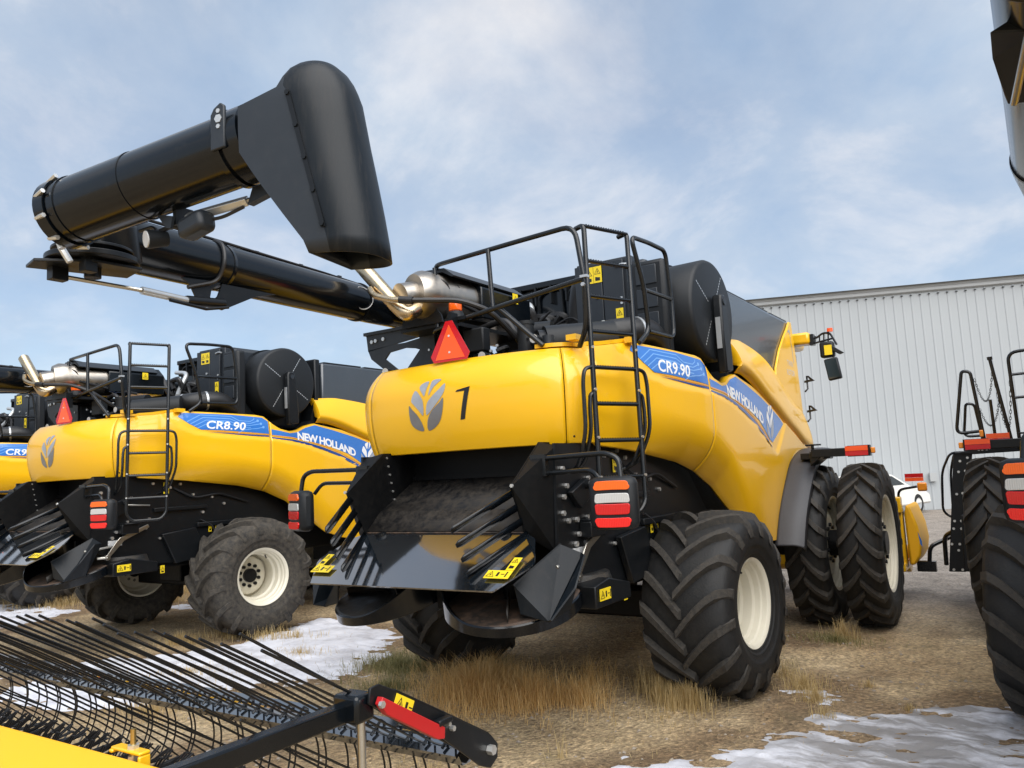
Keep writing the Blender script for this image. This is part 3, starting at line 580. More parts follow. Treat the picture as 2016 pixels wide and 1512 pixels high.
    rr1 = P('deck_handrail', b, M['rail'])
    b = B(); b.box((1.175, -1.79, 3.475), (1.235, -1.745, 3.495)); b.bolt((1.2, -1.78, 3.42), (0, -1, 0), .016, .02); P('rail_clamp', b, M['alu'], rr1)
    b = B(); b.tube(arcpath([(1.20, -.80, 3.08), (1.22, -.62, 3.2), (1.24, -.72, 3.6), (1.22, -.88, 4.0), (1.22, -.5, 4.03), (1.22, -.10, 4.04), (1.22, -.03, 3.6), (1.22, -.03, 3.21), (1.22, -.62, 3.2)], .09), r, 10)
    b.tube([(1.23, -.72, 3.56), (1.22, -.04, 3.58)], r * .9, 8); P('side_handrail', b, M['rail'])
    # --- ladder
    A0, A1 = Vector((1.19, -1.69, 1.66)), Vector((1.15, -1.62, 3.93)); D = Vector((.165, .445, 0)); b = B()
    b.tube(arcpath([A1 + Vector((-.10, .05, .01)), A1 + Vector((0, 0, .01)), A0 + Vector((0, 0, .08)), A0 + D * .15, A0 + D * .85, A0 + D + Vector((0, 0, .08)), A1 + D + Vector((0, 0, .01)), A1 + D + Vector((-.10, .05, .01))], .06), r, 10); 
    lad = P('ladder', b, M['rail'])
    for i in range(9):
        t = i / 8.; p = A0.lerp(A1, t) if i else A0 + Vector((0, 0, .005))
        if i == 0: continue
        g = B().tube([p, p + D], .016, 8); k = B(); dn = D.normalized()
        for q in range(16): g.box(p + D * (.06 + q * .057) + Vector((-.004, -.006, .012)), p + D * (.06 + q * .057) + Vector((.004, .006, .020)))
        P('rung', g, M['rail'], lad)
    for e, sg in ((Vector((0, 0, 0)), -1), (D, 1)):
        for k, zz in ((.11, 2.80), (.055, 2.60)):
            p = lambda z, o: A0.lerp(A1, (z - 1.66) / 2.27) + e + D.normalized() * o * sg
            b = B().tube(arcpath([p(zz, .0), p(zz - .02, k * .8), p(zz - .12, k), p(2.3, k) + Vector((.0, 0, 0)), p(2.05, k - .03) - Vector((.10, 0, 0)), p(1.98, k - .1 * (k > .1)) - Vector((.25, 0, 0))], .09), .016, 8); P('grab_handle', b, M['rail'], lad)
    b = B()
    for z in (2.95, 2.62, 2.25, 1.95):
        for e in (Vector((0, 0, 0)), D): b.bolt(A0.lerp(A1, (z - 1.66) / 2.27) + e + Vector((.015, -.015, 0)), (1, -.4, 0), .012, .014)
    P('ladder_bolts', b, M['bolt'], lad)
    # yellow step plate at the top of the ladder
    rows = []
    for i in range(31):
        q_ = .72 + (S_of_y(-.84) - .72) * i / 30; x, y, nx, ny = plan(q_); t_ = body(q_, z_top(yk(q_))); tap = min(1, i / 4, (30 - i) / 3); zz = max(t_.z, 3.0) + .006
        A_ = t_ + Vector((nx, ny, 0)) * (.015 * tap - .03); I_ = t_ - Vector((nx, ny, 0)) * (.05 + .22 * tap)
        rows.append([Vector((I_.x, I_.y, zz)), Vector((A_.x, A_.y, zz)), Vector((A_.x, A_.y, zz + .032)), Vector((I_.x, I_.y, zz + .032)), Vector((I_.x, I_.y, zz))])
    b = B().grid(rows); b.box((.93, -1.62, 3.04), (1.02, -1.50, 3.085)); b.box((1.15, -1.0, 3.06), (1.22, -.90, 3.11)); P('step_plate', b, M['yellow'], bevel=.005)
    # --- chassis
    b = B().box((-.92, -1.45, 1.0), (.92, 4.4, 2.7)); b.box((-.98, -1.66, 2.26), (.98, -.9, 2.3)); b.box((-1.05, -.9, 2.2), (1.05, .6, 2.84)); b.box((-.8, 3.2, .6), (.8, 4.0, 1.2)); b.box((-.7, 4.4, .7), (.7, 6.2, 2.0)); ch = P('chassis', b, M['cavity'], bevel=.02)
    for sg in (1, -1):
        b = B().prism([(-1.98, 2.22), (-.4, 2.22), (.7, 1.95), (1.2, 1.5), (1.2, 1.1), (-.6, 1.05), (-1.6, 1.1), (-2.02, 1.35)], .02 * sg, (.96 * sg, 0, 0), ((0, 1, 0), (0, 0, 1))); sp = P('side_plate', b, M['satin'])
        if sg > 0:
            k = B(); r2 = random.Random(5)
            for y, z in [(-1.9, 2.03), (-1.85, 1.9), (-1.9, 1.82), (-1.92, 1.7), (-1.85, 1.64), (-1.72, 1.64), (-1.55, 1.65), (-1.4, 1.65), (-1.25, 1.66), (-1.7, 1.53), (-1.3, 1.55), (-1.5, 1.95), (-1.2, 2.12), (-.95, 2.16), (-.95, 2.06), (-.8, 2.1), (-1.1, 1.4), (-1.0, 1.38), (-.9, 1.4), (-1.75, 1.46), (-1.6, 1.46), (-.6, 1.95), (-.45, 1.7), (-.3, 1.9), (-.1, 1.8)]:
                k.bolt((.981, y, z), (1, 0, 0), .016 + .006 * r2.random(), .022)
            P('bolts', k, M['bolt'], sp)
            k = B().box((.982, -1.68, 1.50), (1.09, -1.45, 1.62)); k.box((.982, -1.66, 1.62), (1.12, -1.43, 1.635)); k.prism([(-1.85, 1.85), (-1.6, 1.95), (-1.55, 1.8), (-1.7, 1.72)], .05, (.985, 0, 0), ((0, 1, 0), (0, 0, 1))); k.box((.98, -.55, 1.5), (1.02, .5, 1.56)); k.box((.982, -1.2, 1.75), (1.03, -.4, 1.80)); k.cyl((.98, -1.62, 1.90), (1.08, -1.62, 1.90), .035, 14); k.prism([(-1.1, 1.45), (-.6, 1.5), (-.4, 1.1), (-.9, 1.05)], .06, (.99, 0, 0), ((0, 1, 0), (0, 0, 1)))
            P('brackets', k, M['satin'], sp, bevel=.008)
            k = B().box((.982, -1.80, 1.36), (.988, -1.62, 1.43)); P('serial_plate', k, M['pale'], sp)
            k = B(); k.tube([(1.02, -2.12, 1.33), (1.03, -1.78, 1.36)], .017, 8); k.prism([(-1.86, 1.24), (-1.82, 1.22), (-1.62, 1.42), (-1.28, 1.56), (-1.30, 1.60), (-1.68, 1.46), (-1.72, 1.42)], .014, (1.03, 0, 0), ((0, 1, 0), (0, 0, 1))); k.cyl((1.0, -1.84, 1.23), (1.06, -1.84, 1.23), .035, 14); k.tube([(1.0, -1.95, 1.23), (1.05, -1.84, 1.23)], .02, 8); k.tube([(.99, -1.55, 1.86), (1.0, -1.25, 1.84)], .013, 8); P('linkage', k, M['steel'], sp, bevel=.004)
            k = B().revolve([(0, 0), (0, .30), (.12, .34), (.12, .28)], (.80, -1.52, 1.22), (0, 0, -1), 40); k.box((.85, -1.78, 1.06), (1.16, -1.45, 1.08)); P('belt_guard', k, M['dusty'], sp)
            k = B().prism([(-1.85, 1.16), (-1.62, 1.20), (-1.25, 1.12), (-1.25, 1.0), (-1.85, 1.0)], .22, (.96, 0, 0), ((0, 1, 0), (0, 0, 1))); P('knife_guard', k, M['satin'], sp, bevel=.01)
            sticker(sp, (1.185, -1.80, 1.05), (0, 1, 0), (0, 0, 1), .18, .085); sticker(sp, (.99, -.36, 1.42), (0, 1, 0), (0, 0, 1), .05, .13); sticker(sp, (.99, -.25, 1.45), (0, 1, 0), (0, 0, 1), .06, .08); sticker(sp, (.99, -1.05, 1.98), (0, 1, 0), (0, 0, 1), .08, .15); sticker(sp, (1.06, -1.14, .95), (0, 1, 0), (0, 0, 1), .06, .10)
            k = B(); k.tube(arcpath([(1.0, -.5, 1.6), (1.02, -.3, 1.5), (1.05, -.2, 1.2), (1.0, .1, 1.0)], .1), .012, 6); k.tube(arcpath([(1.0, -.9, 2.05), (1.02, -.6, 1.9), (1.02, -.2, 1.95), (1.0, .3, 1.8)], .1), .014, 6); P('hydraulic_hose', k, M['hose'], sp)
    # --- straw chute and tailboard
    cw = P('straw_chute', B().box((-.8, -1.5, 1.95), (.8, -1.46, 2.3)).box((-.8, -1.53, 1.99), (.8, -1.50, 2.03)), M['cavity'])
    for sg in (1, -1):
        b = B().add([(.80 * sg, -1.90, 2.24), (.81 * sg, -2.34, 1.92), (.79 * sg, -2.14, 1.56), (.78 * sg, -1.5, 1.5), (.78 * sg, -1.2, 2.24)], [(0, 1, 2, 3, 4)])
        b.add([(.805 * sg, -1.90, 2.24), (.815 * sg, -2.34, 1.92), (.795 * sg, -2.14, 1.56), (.96 * sg, -1.98, 1.40), (.975 * sg, -1.96, 2.2)], [(0, 1, 4), (1, 2, 3, 4)])
        wl_ = P('chute_wall', b, M['cavity'], cw, solid=.010, flat=True)
        b = B()
        for i in range(9): t = i / 8; b.bolt(Vector((.792 * sg, -1.86, 2.2)).lerp(Vector((.772 * sg, -1.75, 1.62)), t), (-sg, 0, 0), .010, .010)
        b.bolt((.82 * sg, -2.335, 1.925), (0, -1, 0), .014, .014)
        P('chute_bolts', b, M['bolt'], wl_)
        for i in range(4):
            t = i / 3; a = Vector((.805 * sg, -2.30 + .155 * t, 1.905 - .31 * t)); d = Vector((-.21 * sg, -.49, -.235)); w = Vector((-.01 * sg, .040, -.058)) * .8
            P('straw_finger', B().add([a, a + d * .95, a + d + w * .3, a + d + w * .8, a + d * .93 + w, a + w], [(0, 1, 2, 3, 4, 5)]), M['black'], cw, solid=.010)
    b = B().add([(-.80, -1.50, 2.0), (.80, -1.50, 2.0), (.80, -1.96, 1.74), (-.80, -1.96, 1.74)], [(0, 1, 2, 3)]); P('upper_slide', b, M['deck_dust'], cw, solid=.01)
    b = B().add([(-.79, -1.96, 1.735), (.79, -1.96, 1.735), (.79, -2.13, 1.585), (-.79, -2.13, 1.585)], [(0, 1, 2, 3)]); P('lower_slide', b, M['deck_dust'], cw, solid=.01)
    dk = [(-.79, 0), (-.90, .07), (-1.03, .34), (-1.02, .40), (-.86, .66), (.86, .66), (1.02, .40), (1.03, .34), (.90, .07), (.79, 0)]
    du = Vector((0, -.59, -.34)).normalized(); b = B().prism(dk, .012, (0, -2.13, 1.575), ((1, 0, 0), tuple(du)))
    tb = P('tailboard', b, M['deckpaint'])
    b = B(); b.prism([(-.78, -.012), (.78, -.012), (.78, .012), (-.78, .012)], .006, Vector((0, -2.13, 1.585)) , ((1, 0, 0), tuple(du))); P('worn_edge', b, M['rusty'], tb)
    for x in (-.98, .70):
        sx = x; o = Vector((0, -2.13, 1.595)); 
        sticker(tb, o + Vector((sx + .03, 0, 0)) + du * .56, (1, 0, 0), -du, .20, .085); sticker(tb, o + Vector((sx + (.165 if x > 0 else .03), 0, 0)) + du * .47, (1, 0, 0), -du, .065, .14)
    # --- chaff spreaders under the tailboard
    for sg in (1, -1):
        c = Vector((.57 * sg, -2.02, 1.10)); ax = Vector((.10 * sg, -.27, 1)); Az = ax.normalized(); u = Vector((1, 0, 0)); u = (u - Az * u.dot(Az)).normalized(); v = Az.cross(u)
        b = B().revolve([(0, .02), (0, .50), (-.012, .515)], c, ax, 40); P_ = P('chaff_spreader', b, M['rusty'] if sg > 0 else M['dusty'])
        rows = []
        for i in range(41):
            t = math.pi * (.90 + 1.20 * i / 40); d = u * math.cos(t) + v * math.sin(t); inner = -math.cos(t) * sg     # towards the middle of the machine
            h = .012 + .20 * max(0, inner) ** 2 + .03 * max(0, -inner) ** 3
            rows.append([c + d * .50 - Az * .075, c + d * .525 - Az * .065, c + d * .525 + Az * (h - .01), c + d * .515 + Az * h, c + d * .50 + Az * (h - .01)])
        P('spreader_rim', B().grid(rows), M['black'], P_, solid=.008)
        k = B()
        for j in range(3):
            a = j * math.pi * 2 / 3 + .9 * sg; d = u * math.cos(a) + v * math.sin(a); n = u * -math.sin(a) + v * math.cos(a)
            P('spreader_paddle', B().add([c + d * .1 + Az * .01, c + d * .47 + n * .05 + Az * .01, c + d * .46 + n * .05 + Az * .10, c + d * .1 + Az * .09], [(0, 1, 2, 3)]), M['dusty'], P_, solid=.008)
        k = B().cyl(c, c + Az * .15, .07, 16).tube([c + Az * .15, c + Az * .5], .05, 10); P('drive_shaft', k, M['satin'], P_)
    b = B().box((-.05, -2.16, 1.0), (.05, -2.06, 1.5)); b.box((-.7, -2.06, 1.28), (.7, -1.98, 1.46)); P('spreader_frame', b, M['cavity'], bevel=.008)
    for sg in (1, -1):
        pts = [(.85, -2.42, 1.24), (.88, -2.40, 1.05), (1.08, -2.36, 1.0), (1.14, -2.16, 1.06), (1.16, -1.98, 1.42), (1.0, -2.0, 1.48)]
        b = B().add([(x * sg, y, z) for x, y, z in pts], [(0, 1, 2, 5), (2, 3, 4, 5)]); b.add([(x * sg, y, z) for x, y, z in [(1.08, -2.36, 1.0), (1.14, -2.42, 1.02), (1.27, -2.30, 1.22), (1.26, -2.12, 1.42), (1.16, -1.98, 1.42), (1.14, -2.16, 1.06)]], [(0, 1, 2, 3, 4, 5)])
        b.add([(x * sg, y, z) for x, y, z in [(.85, -2.42, 1.24), (1.0, -2.0, 1.48), (.8, -1.9, 1.3), (.6, -2.2, 1.2)]], [(0, 1, 2, 3)])
        P('side_deflector', b, M['spoutwall'], solid=.012, flat=True)
    # --- tail lights on their swing brackets
    for sg in (1, -1):
        b = B(); b.tube(arcpath([(.90 * sg, -2.05, 2.11), (1.46 * sg, -2.12, 2.12), (1.56 * sg, -2.12, 2.08), (1.58 * sg, -2.14, 1.90)], .08), .020, 10); b.tube(arcpath([(.95 * sg, -2.05, 2.00), (1.34 * sg, -2.1, 2.01), (1.42 * sg, -2.12, 1.92)], .07), .017, 8); b.box((min(.82 * sg, .95 * sg), -2.08, 1.98), (max(.82 * sg, .95 * sg), -2.02, 2.14))
        br = P('light_bracket', b, M['rail'])
        cx = 1.53 * sg; rz = Matrix.Rotation(R(14), 3, 'Z') if sg > 0 else Matrix.Rotation(R(-22), 3, 'Z'); piv = (cx, -2.16, 1.775)
        def lb(a, b2, name, mat, par, bev): return P(name, B().box((cx + a[0], a[1], a[2]), (cx + b2[0], b2[1], b2[2]), rz, piv), mat, par, bevel=bev)
        tl = lb((-.165, -2.24, 1.60), (.165, -2.10, 1.955), 'tail_light', M['plastic'], None, .05)
        def lens_(n, z0, z1, w0, w1, mt, bow, th=.014):
            q = []; r = .017 if n in ('clear_lens', 'red_lens') else .024
            for (sx_, sz_, ww, zz, a0) in ((1, 1, w1, z1, 0), (-1, 1, w1, z1, 90), (-1, -1, w0, z0, 180), (1, -1, w0, z0, 270)):
                for j in range(5): an = R(a0 + j * 22.5); q.append((sx_ * (ww - r) + r * math.cos(an), zz - sz_ * r + r * math.sin(an)))
            qq = []
            for (x1_, y1_), (x2_, y2_) in zip(q, q[1:] + q[:1]):
                for j in range(4): qq.append((x1_ + (x2_ - x1_) * j / 4, y1_ + (y2_ - y1_) * j / 4))
            qq = [(x_, z_ + bow * (1 - (x_ / .13) ** 2)) for x_, z_ in qq]
            b = B().prism(qq, th, (0, -2.237, 0)); b.v = [tuple(rz @ (Vector((cx + v_[0], v_[1], v_[2])) - Vector(piv)) + Vector(piv)) for v_ in b.v]; return P(n, b, mt, tl, bevel=.004)
        lens_('orange_reflector', 1.866, 1.926, .124, .116, M['l_orange'], .004); lens_('clear_lens', 1.780, 1.844, .120, .116, M['l_white'], .003); lens_('red_lens', 1.706, 1.778, .116, .120, M['l_red'], -.003); lens_('red_reflector', 1.624, 1.686, .116, .124, M['l_bright'], -.004)
    # --- wheels, axle, fenders
    b = B().box((-1.1, -.12, .62), (1.1, .14, .88)); b.box((-.25, -.3, .7), (.25, .9, 1.1)); b.box((-1.1, .14, .70), (1.1, .22, .80)); P('rear_axle', b, M['cavity'], bevel=.02)
    for sg in (1, -1): make_wheel('rear_wheel', root, 1.42 * sg, 0, .785, .80, .80, .365, sg, 16, 1, -.04, M['rubber'], M['rubberlug'], R(-5))
    for sg in (1, -1):
        make_wheel('front_wheel', root, 2.17 * sg, 3.6, .945, .975, .47, .56, sg, 21, -1, .13, M['rubber'], M['rubberlug'], 0)
        make_wheel('front_wheel', root, 1.56 * sg, 3.6, .945, .975, .47, .56, sg, 21, -1, .13, M['rubber'], M['rubberlug'], 0)
    P('front_axle', B().cyl((-2.2, 3.6, .945), (2.2, 3.6, .945), .16, 20), M['cavity'])
    for sg in (1, -1):
        path = smooth_table([(0, 4.5), (.22, 3.9), (.42, 3.3), (.62, 2.84), (.8, 2.50), (1, 2.27)]); pz = smooth_table([(0, 2.15), (.22, 2.14), (.42, 1.99), (.62, 1.69), (.8, 1.38), (1, 1.04)])
        rows = [[Vector(((1.36 + .31 * j / 8) * sg, path(i / 30) + (.05 * (j / 8) ** 3), pz(i / 30) - .05 * max(0, j / 8 - .6) ** 2 * 4)) for j in range(9)] for i in range(31)]
        rows = [r_ + [r_[-1] + Vector((.012 * sg, .05, -.04))] for r_ in rows]
        P('front_fender', B().grid(rows), M['fender'], solid=.014)
    for sg in (1, -1):
        b = B().box((min(1.68 * sg, 2.12 * sg), 3.02, 2.02), (max(1.68 * sg, 2.12 * sg), 3.10, 2.12)); b.box((min(1.5 * sg, 1.85 * sg), 3.25, 2.0), (max(1.5 * sg, 1.85 * sg), 3.45, 2.08)); b.prism([(1.66 * sg, 2.10), (1.66 * sg, 1.92), (1.80 * sg, 2.03)], -.5, (0, 3.04, 0)); b.cyl((1.70 * sg, 3.05, 2.12), (1.70 * sg, 3.05, 2.17), .02, 8); b.box((min(1.62 * sg, 1.80 * sg), 3.02, 2.165), (max(1.62 * sg, 1.80 * sg), 3.08, 2.185))
        ex = P('width_marker', b, M['satin'], bevel=.01)
        P('red_reflector', B().box((min(2.08 * sg, 2.33 * sg), 2.99, 2.02), (max(2.08 * sg, 2.33 * sg), 3.01, 2.076)), M['l_red'], ex); P('orange_reflector', B().box((min(2.08 * sg, 2.33 * sg), 2.988, 2.078), (max(2.08 * sg, 2.33 * sg), 3.01, 2.135)), M['fluo'], ex); P('marker_body', B().box((min(2.1 * sg, 2.35 * sg), 3.012, 2.01), (max(2.1 * sg, 2.35 * sg), 3.11, 2.14)), M['satin'], ex); P('amber_lamp', B().box((min(2.352 * sg, 2.40 * sg), 3.03, 2.04), (max(2.352 * sg, 2.40 * sg), 3.09, 2.11)), M['l_amber'], ex, bevel=.01)
    # --- unloading tube folded along the left side and across the rear
    rt = .172; b = B(); b.tube([(-1.28, 2.4, 3.70), (-1.25, -1.55, 3.69), (-.99, -4.20, 3.665)], [rt, rt, rt + .012], 36)
    for p, q in (((-1.07, -3.37, 3.672), (-1.06, -3.40, 3.672)), ((-1.235, -1.7, 3.688), (-1.23, -1.73, 3.688))): b.tube([p, q], rt + .012, 36)
    ua = P('unloading_tube', b, M['black'])
    b = B(); b.tube([(-1.24, -1.7, 3.87), (-1.18, -2.2, 3.875), (-1.05, -3.3, 3.87), (-.95, -4.1, 3.86)], .012, 7); b.tube([(-1.21, -1.7, 3.86), (-1.14, -2.2, 3.862), (-1.02, -3.3, 3.858)], .009, 7)
    b.tube(arcpath([(-1.03, -3.42, 3.86), (-.90, -3.44, 3.80), (-.86, -3.45, 3.67), (-.93, -3.46, 3.52), (-.95, -3.7, 3.44)], .1), .016, 8)
    for y in (-2.0, -2.5, -3.0, -3.6): b.box((-1.17 + (y + 2.5) * -.09, y, 3.865), (-1.13 + (y + 2.5) * -.09, y + .04, 3.885))
    P('tube_cable', b, M['hose'], ua)
    b = B(); pp = [Vector((-1.225 + rt * 1.01 * math.cos(.11 / rt * math.sin(t)), -1.80 + .11 * math.cos(t), 3.689 + rt * 1.01 * math.sin(.11 / rt * math.sin(t)))) for t in [k * 2 * math.pi / 40 for k in range(40)]]
    b.tube(pp, .0045, 6, closed=True)
    P('sealed_port', b, M['pale'], ua)
    b = B(); d0 = Vector((0, 0, 1))
    b.revolve([(-.02, 0), (-.02, .27), (.015, .27), (.015, 0)], (-.88, -4.42, 3.47), (0, 0, 1), 40); b.revolve([(0, .12), (0, .235), (.02, .235), (.02, .12)], (-.88, -4.42, 3.52), (0, 0, 1), 40)
    b.prism([(-1.13, -4.70), (-.95, -4.74), (-.72, -4.5), (-.7, -4.2), (-.95, -4.15)], .02, (0, 0, 3.42), ((1, 0, 0), (0, 1, 0))); b.cyl((-.88, -4.42, 3.36), (-.88, -4.42, 3.60), .05, 14); b.box((-1.04, -4.62, 3.34), (-.97, -4.52, 3.44)); b.box((-.80, -4.55, 3.36), (-.73, -4.47, 3.46)); b.cyl((-.92, -4.20, 3.50), (-.86, -4.28, 3.72), .12, 20)
    hg = P('hinge_plate', b, M['satin'], ua, bevel=.004)
    b = B(); b.tube([(-1.0, -4.56, 3.37), (-.87, -4.10, 3.335)], .014, 8); P('fold_rod', b, M['steel'], ua)
    b = B(); b.tube([(-.87, -4.10, 3.335), (-.89, -3.75, 3.325)], .026, 10); P('actuator_sleeve', b, M['alu'], ua); b = B(); b.tube([(-.89, -3.75, 3.325), (-.93, -3.42, 3.36)], .036, 10); b.tube([(-.86, -3.9, 3.30), (-.88, -3.6, 3.285), (-.9, -3.4, 3.33)], .012, 6)
    b.prism([(-3.78, 3.52), (-3.42, 3.52), (-3.50, 3.46), (-3.52, 3.36), (-3.62, 3.36), (-3.68, 3.47)], .014, (-.97, 0, 0), ((0, 1, 0), (0, 0, 1))); b.prism([(-3.40, 3.52), (-2.9, 3.52), (-3.1, 3.47), (-3.4, 3.32), (-3.52, 3.34), (-3.44, 3.42)], .014, (-.98, 0, 0), ((0, 1, 0), (0, 0, 1))); P('actuator_bracket', b, M['satin'], ua)
    T0 = Vector((-.43, -4.82, 3.57)); T1 = Vector((.85, -4.546, 3.72)); ta = (T1 - T0).normalized(); tn = Vector((0, 0, 1)).cross(ta).normalized() * -1; tz = Vector((0, 0, 1)); rt2 = .18
    b = B(); b.tube([T0 + ta * .06, T1], rt2, 40); b.tube([T0 - ta * .02, T0 + ta * .05], rt2 + .012, 40); b.tube([T0.lerp(T1, .42), T0.lerp(T1, .43)], rt2 + .004, 40); b.tube([T0 + ta * .10, T0 + ta * .115], rt2 + .006, 40); b.tube([T1 - ta * .13, T1 - ta * .10], rt2 + .016, 40); b.tube([T1 - ta * .08, T1 + ta * .02], rt2 + .010, 40)
    ft = P('folding_tube', b, M['black'], ua)
    b = B()
    for k in range(9):
        a = R(-60 + k * 38); d = tn * math.cos(a) + tz * math.sin(a); p = T0 + ta * .03 + d * (rt2 + .012); b.tube([p - d * .01 - ta * .045, p + d * .012 + ta * .035], .013, 6)
    for q in (.03, .0, -.03): b.bolt(T1 - ta * .075 + tn * .178 + tz * (.07 + q * 1.3), tn, .012 if q else .022, .022)
    b.tube([(-.72, -4.70, 3.47), (-.69, -4.66, 3.38)], .02, 7); b.tube([(-.45, -4.86, 3.45), (-.43, -4.84, 3.37)], .02, 7)
    P('flange_bolts', b, M['bolt'], ua)
    b = B(); p = T1 - ta * .125 + tn * .178; b.prism([(0, -.08), (.085, -.08), (.085, .13), (.06, .15), (.02, .13), (0, .10)], .018, p, (tuple(ta), (0, 0, 1))); P('hinge_lug', b, M['grey'], ua, bevel=.006)
    # spout
    ST = [(3.05, .525, .822, .175), (3.11, .50, .812, .18), (3.25, .395, .79, .185), (3.40, .285, .763, .19), (3.50, .215, .745, .19), (3.59, .155, .728, .19), (3.70, .15, .710, .19), (3.82, .15, .690, .19), (3.87, .37, .674, .185), (3.92, .40, .653, .175), (3.965, .43, .625, .155), (4.0, .46, .59, .12), (4.02, .49, .555, .07)]
    rows = []; seam = lerp_table([(3.0, .65), (3.154, .613), (3.843, .435), (3.9, .38), (4.2, .30)])
    E0 = Vector((.74, -4.57, 0))
    tah = Vector((ta.x, ta.y, 0)).normalized()
    for z, ti_, to_, hw in ST:
        se = min(max(seam(z), ti_ + .01), to_ - .08); sec = []
        for k in range(5): sec.append((ti_ + (se - ti_) * k / 4, hw))
        for k in range(1, 24):
            a = math.pi / 2 - math.pi * k / 24; ca, sa = math.cos(a), math.sin(a); sec.append((se + (to_ - se) * abs(ca) ** .85, hw * (abs(sa) ** .85) * (1 if sa > 0 else -1)))
        for k in range(5): sec.append((se + (ti_ - se) * k / 4, -hw))
        dz = lambda t: -.03 * (t - .5) / .32 if z < 3.1 else 0
        rows.append([E0 + tah * t + tn * n + tz * (z + dz(t)) for t, n in sec])
    b = B(); nn = len(rows[0])
    for i in range(len(rows) - 1):
        for j in range(nn - 1):
            b.cur = 1 if (j < 4 or j >= nn - 5) else 0
            b.add([rows[i][j], rows[i][j + 1], rows[i + 1][j + 1], rows[i + 1][j]], [(0, 1, 2, 3)])
        b.cur = 1; b.add([rows[i][-1], rows[i][0], rows[i + 1][0], rows[i + 1][-1]], [(0, 1, 2, 3)])
    b.cur = 0; b.add(rows[-1], [tuple(range(nn))])
    bm = bmesh.new(); vm = [bm.verts.new(v) for v in b.v]; bm.verts.ensure_lookup_table()
    for f, m in zip(b.f, b.mi):
        fa = bm.faces.new([vm[i] for i in f]); fa.material_index = m; fa.smooth = True
    bmesh.ops.remove_doubles(bm, verts=bm.verts, dist=1e-4); bmesh.ops.recalc_face_normals(bm, faces=bm.faces)
    me = bpy.data.meshes.new('spout'); bm.to_mesh(me); bm.free(); me.materials.append(M['spoutwall']); me.materials.append(M['grey']); me.set_sharp_from_angle(angle=R(45))
    sp = bpy.data.objects.new('spout', me); COL.objects.link(sp); sp.parent = ua; s_ = sp.modifiers.new('solid', 'SOLIDIFY'); s_.thickness = .008; s_.offset = -1
    b = B(); q0 = E0 + tah * .437 + tn * .192 + tz * 3.835; q1 = E0 + tah * .613 + tn * .186 + tz * 3.154
    w = tah * .012; b.add([q0 - w, q0 + w, q1 + w, q1 - w, q0 - w + tn * .006, q0 + w + tn * .006, q1 + w + tn * .006, q1 - w + tn * .006], [(0, 1, 2, 3), (4, 5, 6, 7), (0, 1, 5, 4), (1, 2, 6, 5), (2, 3, 7, 6), (3, 0, 4, 7)])
    for k in range(5): b.bolt(q0.lerp(q1, .02 + .24 * k) + tn * .005, tn, .013, .008)
    P('spout_seam', b, M['satin'], ua)
    # spout actuator and lamp under the folding tube
    before = set(o.name for o in ua.children)
    b = B().box((.17, -4.66, 3.43), (.20, -4.56, 3.53)); b.prism([(.08, 3.50), (.22, 3.46), (.20, 3.40), (.16, 3.41)], .015, (0, -4.68, 0)); b.prism([(.62, 3.47), (.86, 3.50), (.84, 3.56), (.66, 3.55)], .04, (0, -4.50, 0)); P('actuator_mount', b, M['grey'], ua)
    b = B().tube([(.24, -4.62, 3.465), (.60, -4.52, 3.50)], .030, 4); P('spout_actuator', b, M['alu'], ua, bevel=.004)
    P('actuator_rod', B().tube([(.60, -4.52, 3.50), (.68, -4.50, 3.51)], .014, 8), M['steel'], ua)
    P('actuator_motor', B().box((.22, -4.68, 3.35), (.42, -4.57, 3.46), Matrix.Rotation(R(-8), 3, 'Y')), M['grey'], ua, bevel=.03)
    wl = P('tube_lamp', B().tube([(.03, -4.72, 3.37), (.06, -4.62, 3.39)], [.052, .04], 18), M['plastic'], ua)
    P('tube_lamp_lens', B().tube([(.028, -4.727, 3.369), (.03, -4.72, 3.37)], .044, 18), M['pale'], ua)
    b = B(); b.tube(arcpath([(.04, -4.66, 3.41), (.0, -4.66, 3.46), (-.1, -4.68, 3.45)], .04), .01, 6); b.tube(arcpath([(.04, -4.66, 3.42), (.12, -4.64, 3.44), (.2, -4.6, 3.42), (.3, -4.58, 3.45)], .04), .012, 6); b.tube(arcpath([(.36, -4.62, 3.42), (.46, -4.57, 3.43), (.58, -4.53, 3.47)], .04), .009, 6); P('lamp_cable', b, M['hose'], ua)
    for o in ua.children:
        if o.name not in before: o.location = (.10, .03, -.03)
    # --- pickup header on the front
    b = B().prism([(2.34, 1.16), (2.37, 1.30), (2.42, 1.27), (2.50, 1.00), (2.525, .78), (2.50, .60), (2.42, .47), (2.35, .46)], 1.0, (0, 6.35, 0)); hd = P('pickup_header', b, M['beam'], bevel=.035)
    b = B()
    for i in range(6): b.bolt((2.318, 5.28, .6 + i * .1), (0, -1, 0), .012, .02)
    b.box((2.30, 5.30, .45), (2.335, 5.36, 1.25)); P('edge_studs', b, M['satin'], hd)
    b = B().box((-2.3, 5.2, .45), (2.33, 5.35, 1.25)); b.box((2.18, 5.14, 1.2), (2.34, 5.3, 1.42)); b.box((2.26, 5.1, .40), (2.325, 6.3, .52)); b.tube([(-2.3, 5.9, .5), (2.3, 5.9, .5)], .2, 16); P('header_frame', b, M['yellow'], hd, bevel=.015)
    P('header_decal', B().prism([(2.40, 1.02), (2.46, 1.02), (2.53, .80), (2.53, .72), (2.41, .90)], .006, (0, 5.36, 0)), M['blue'], hd)
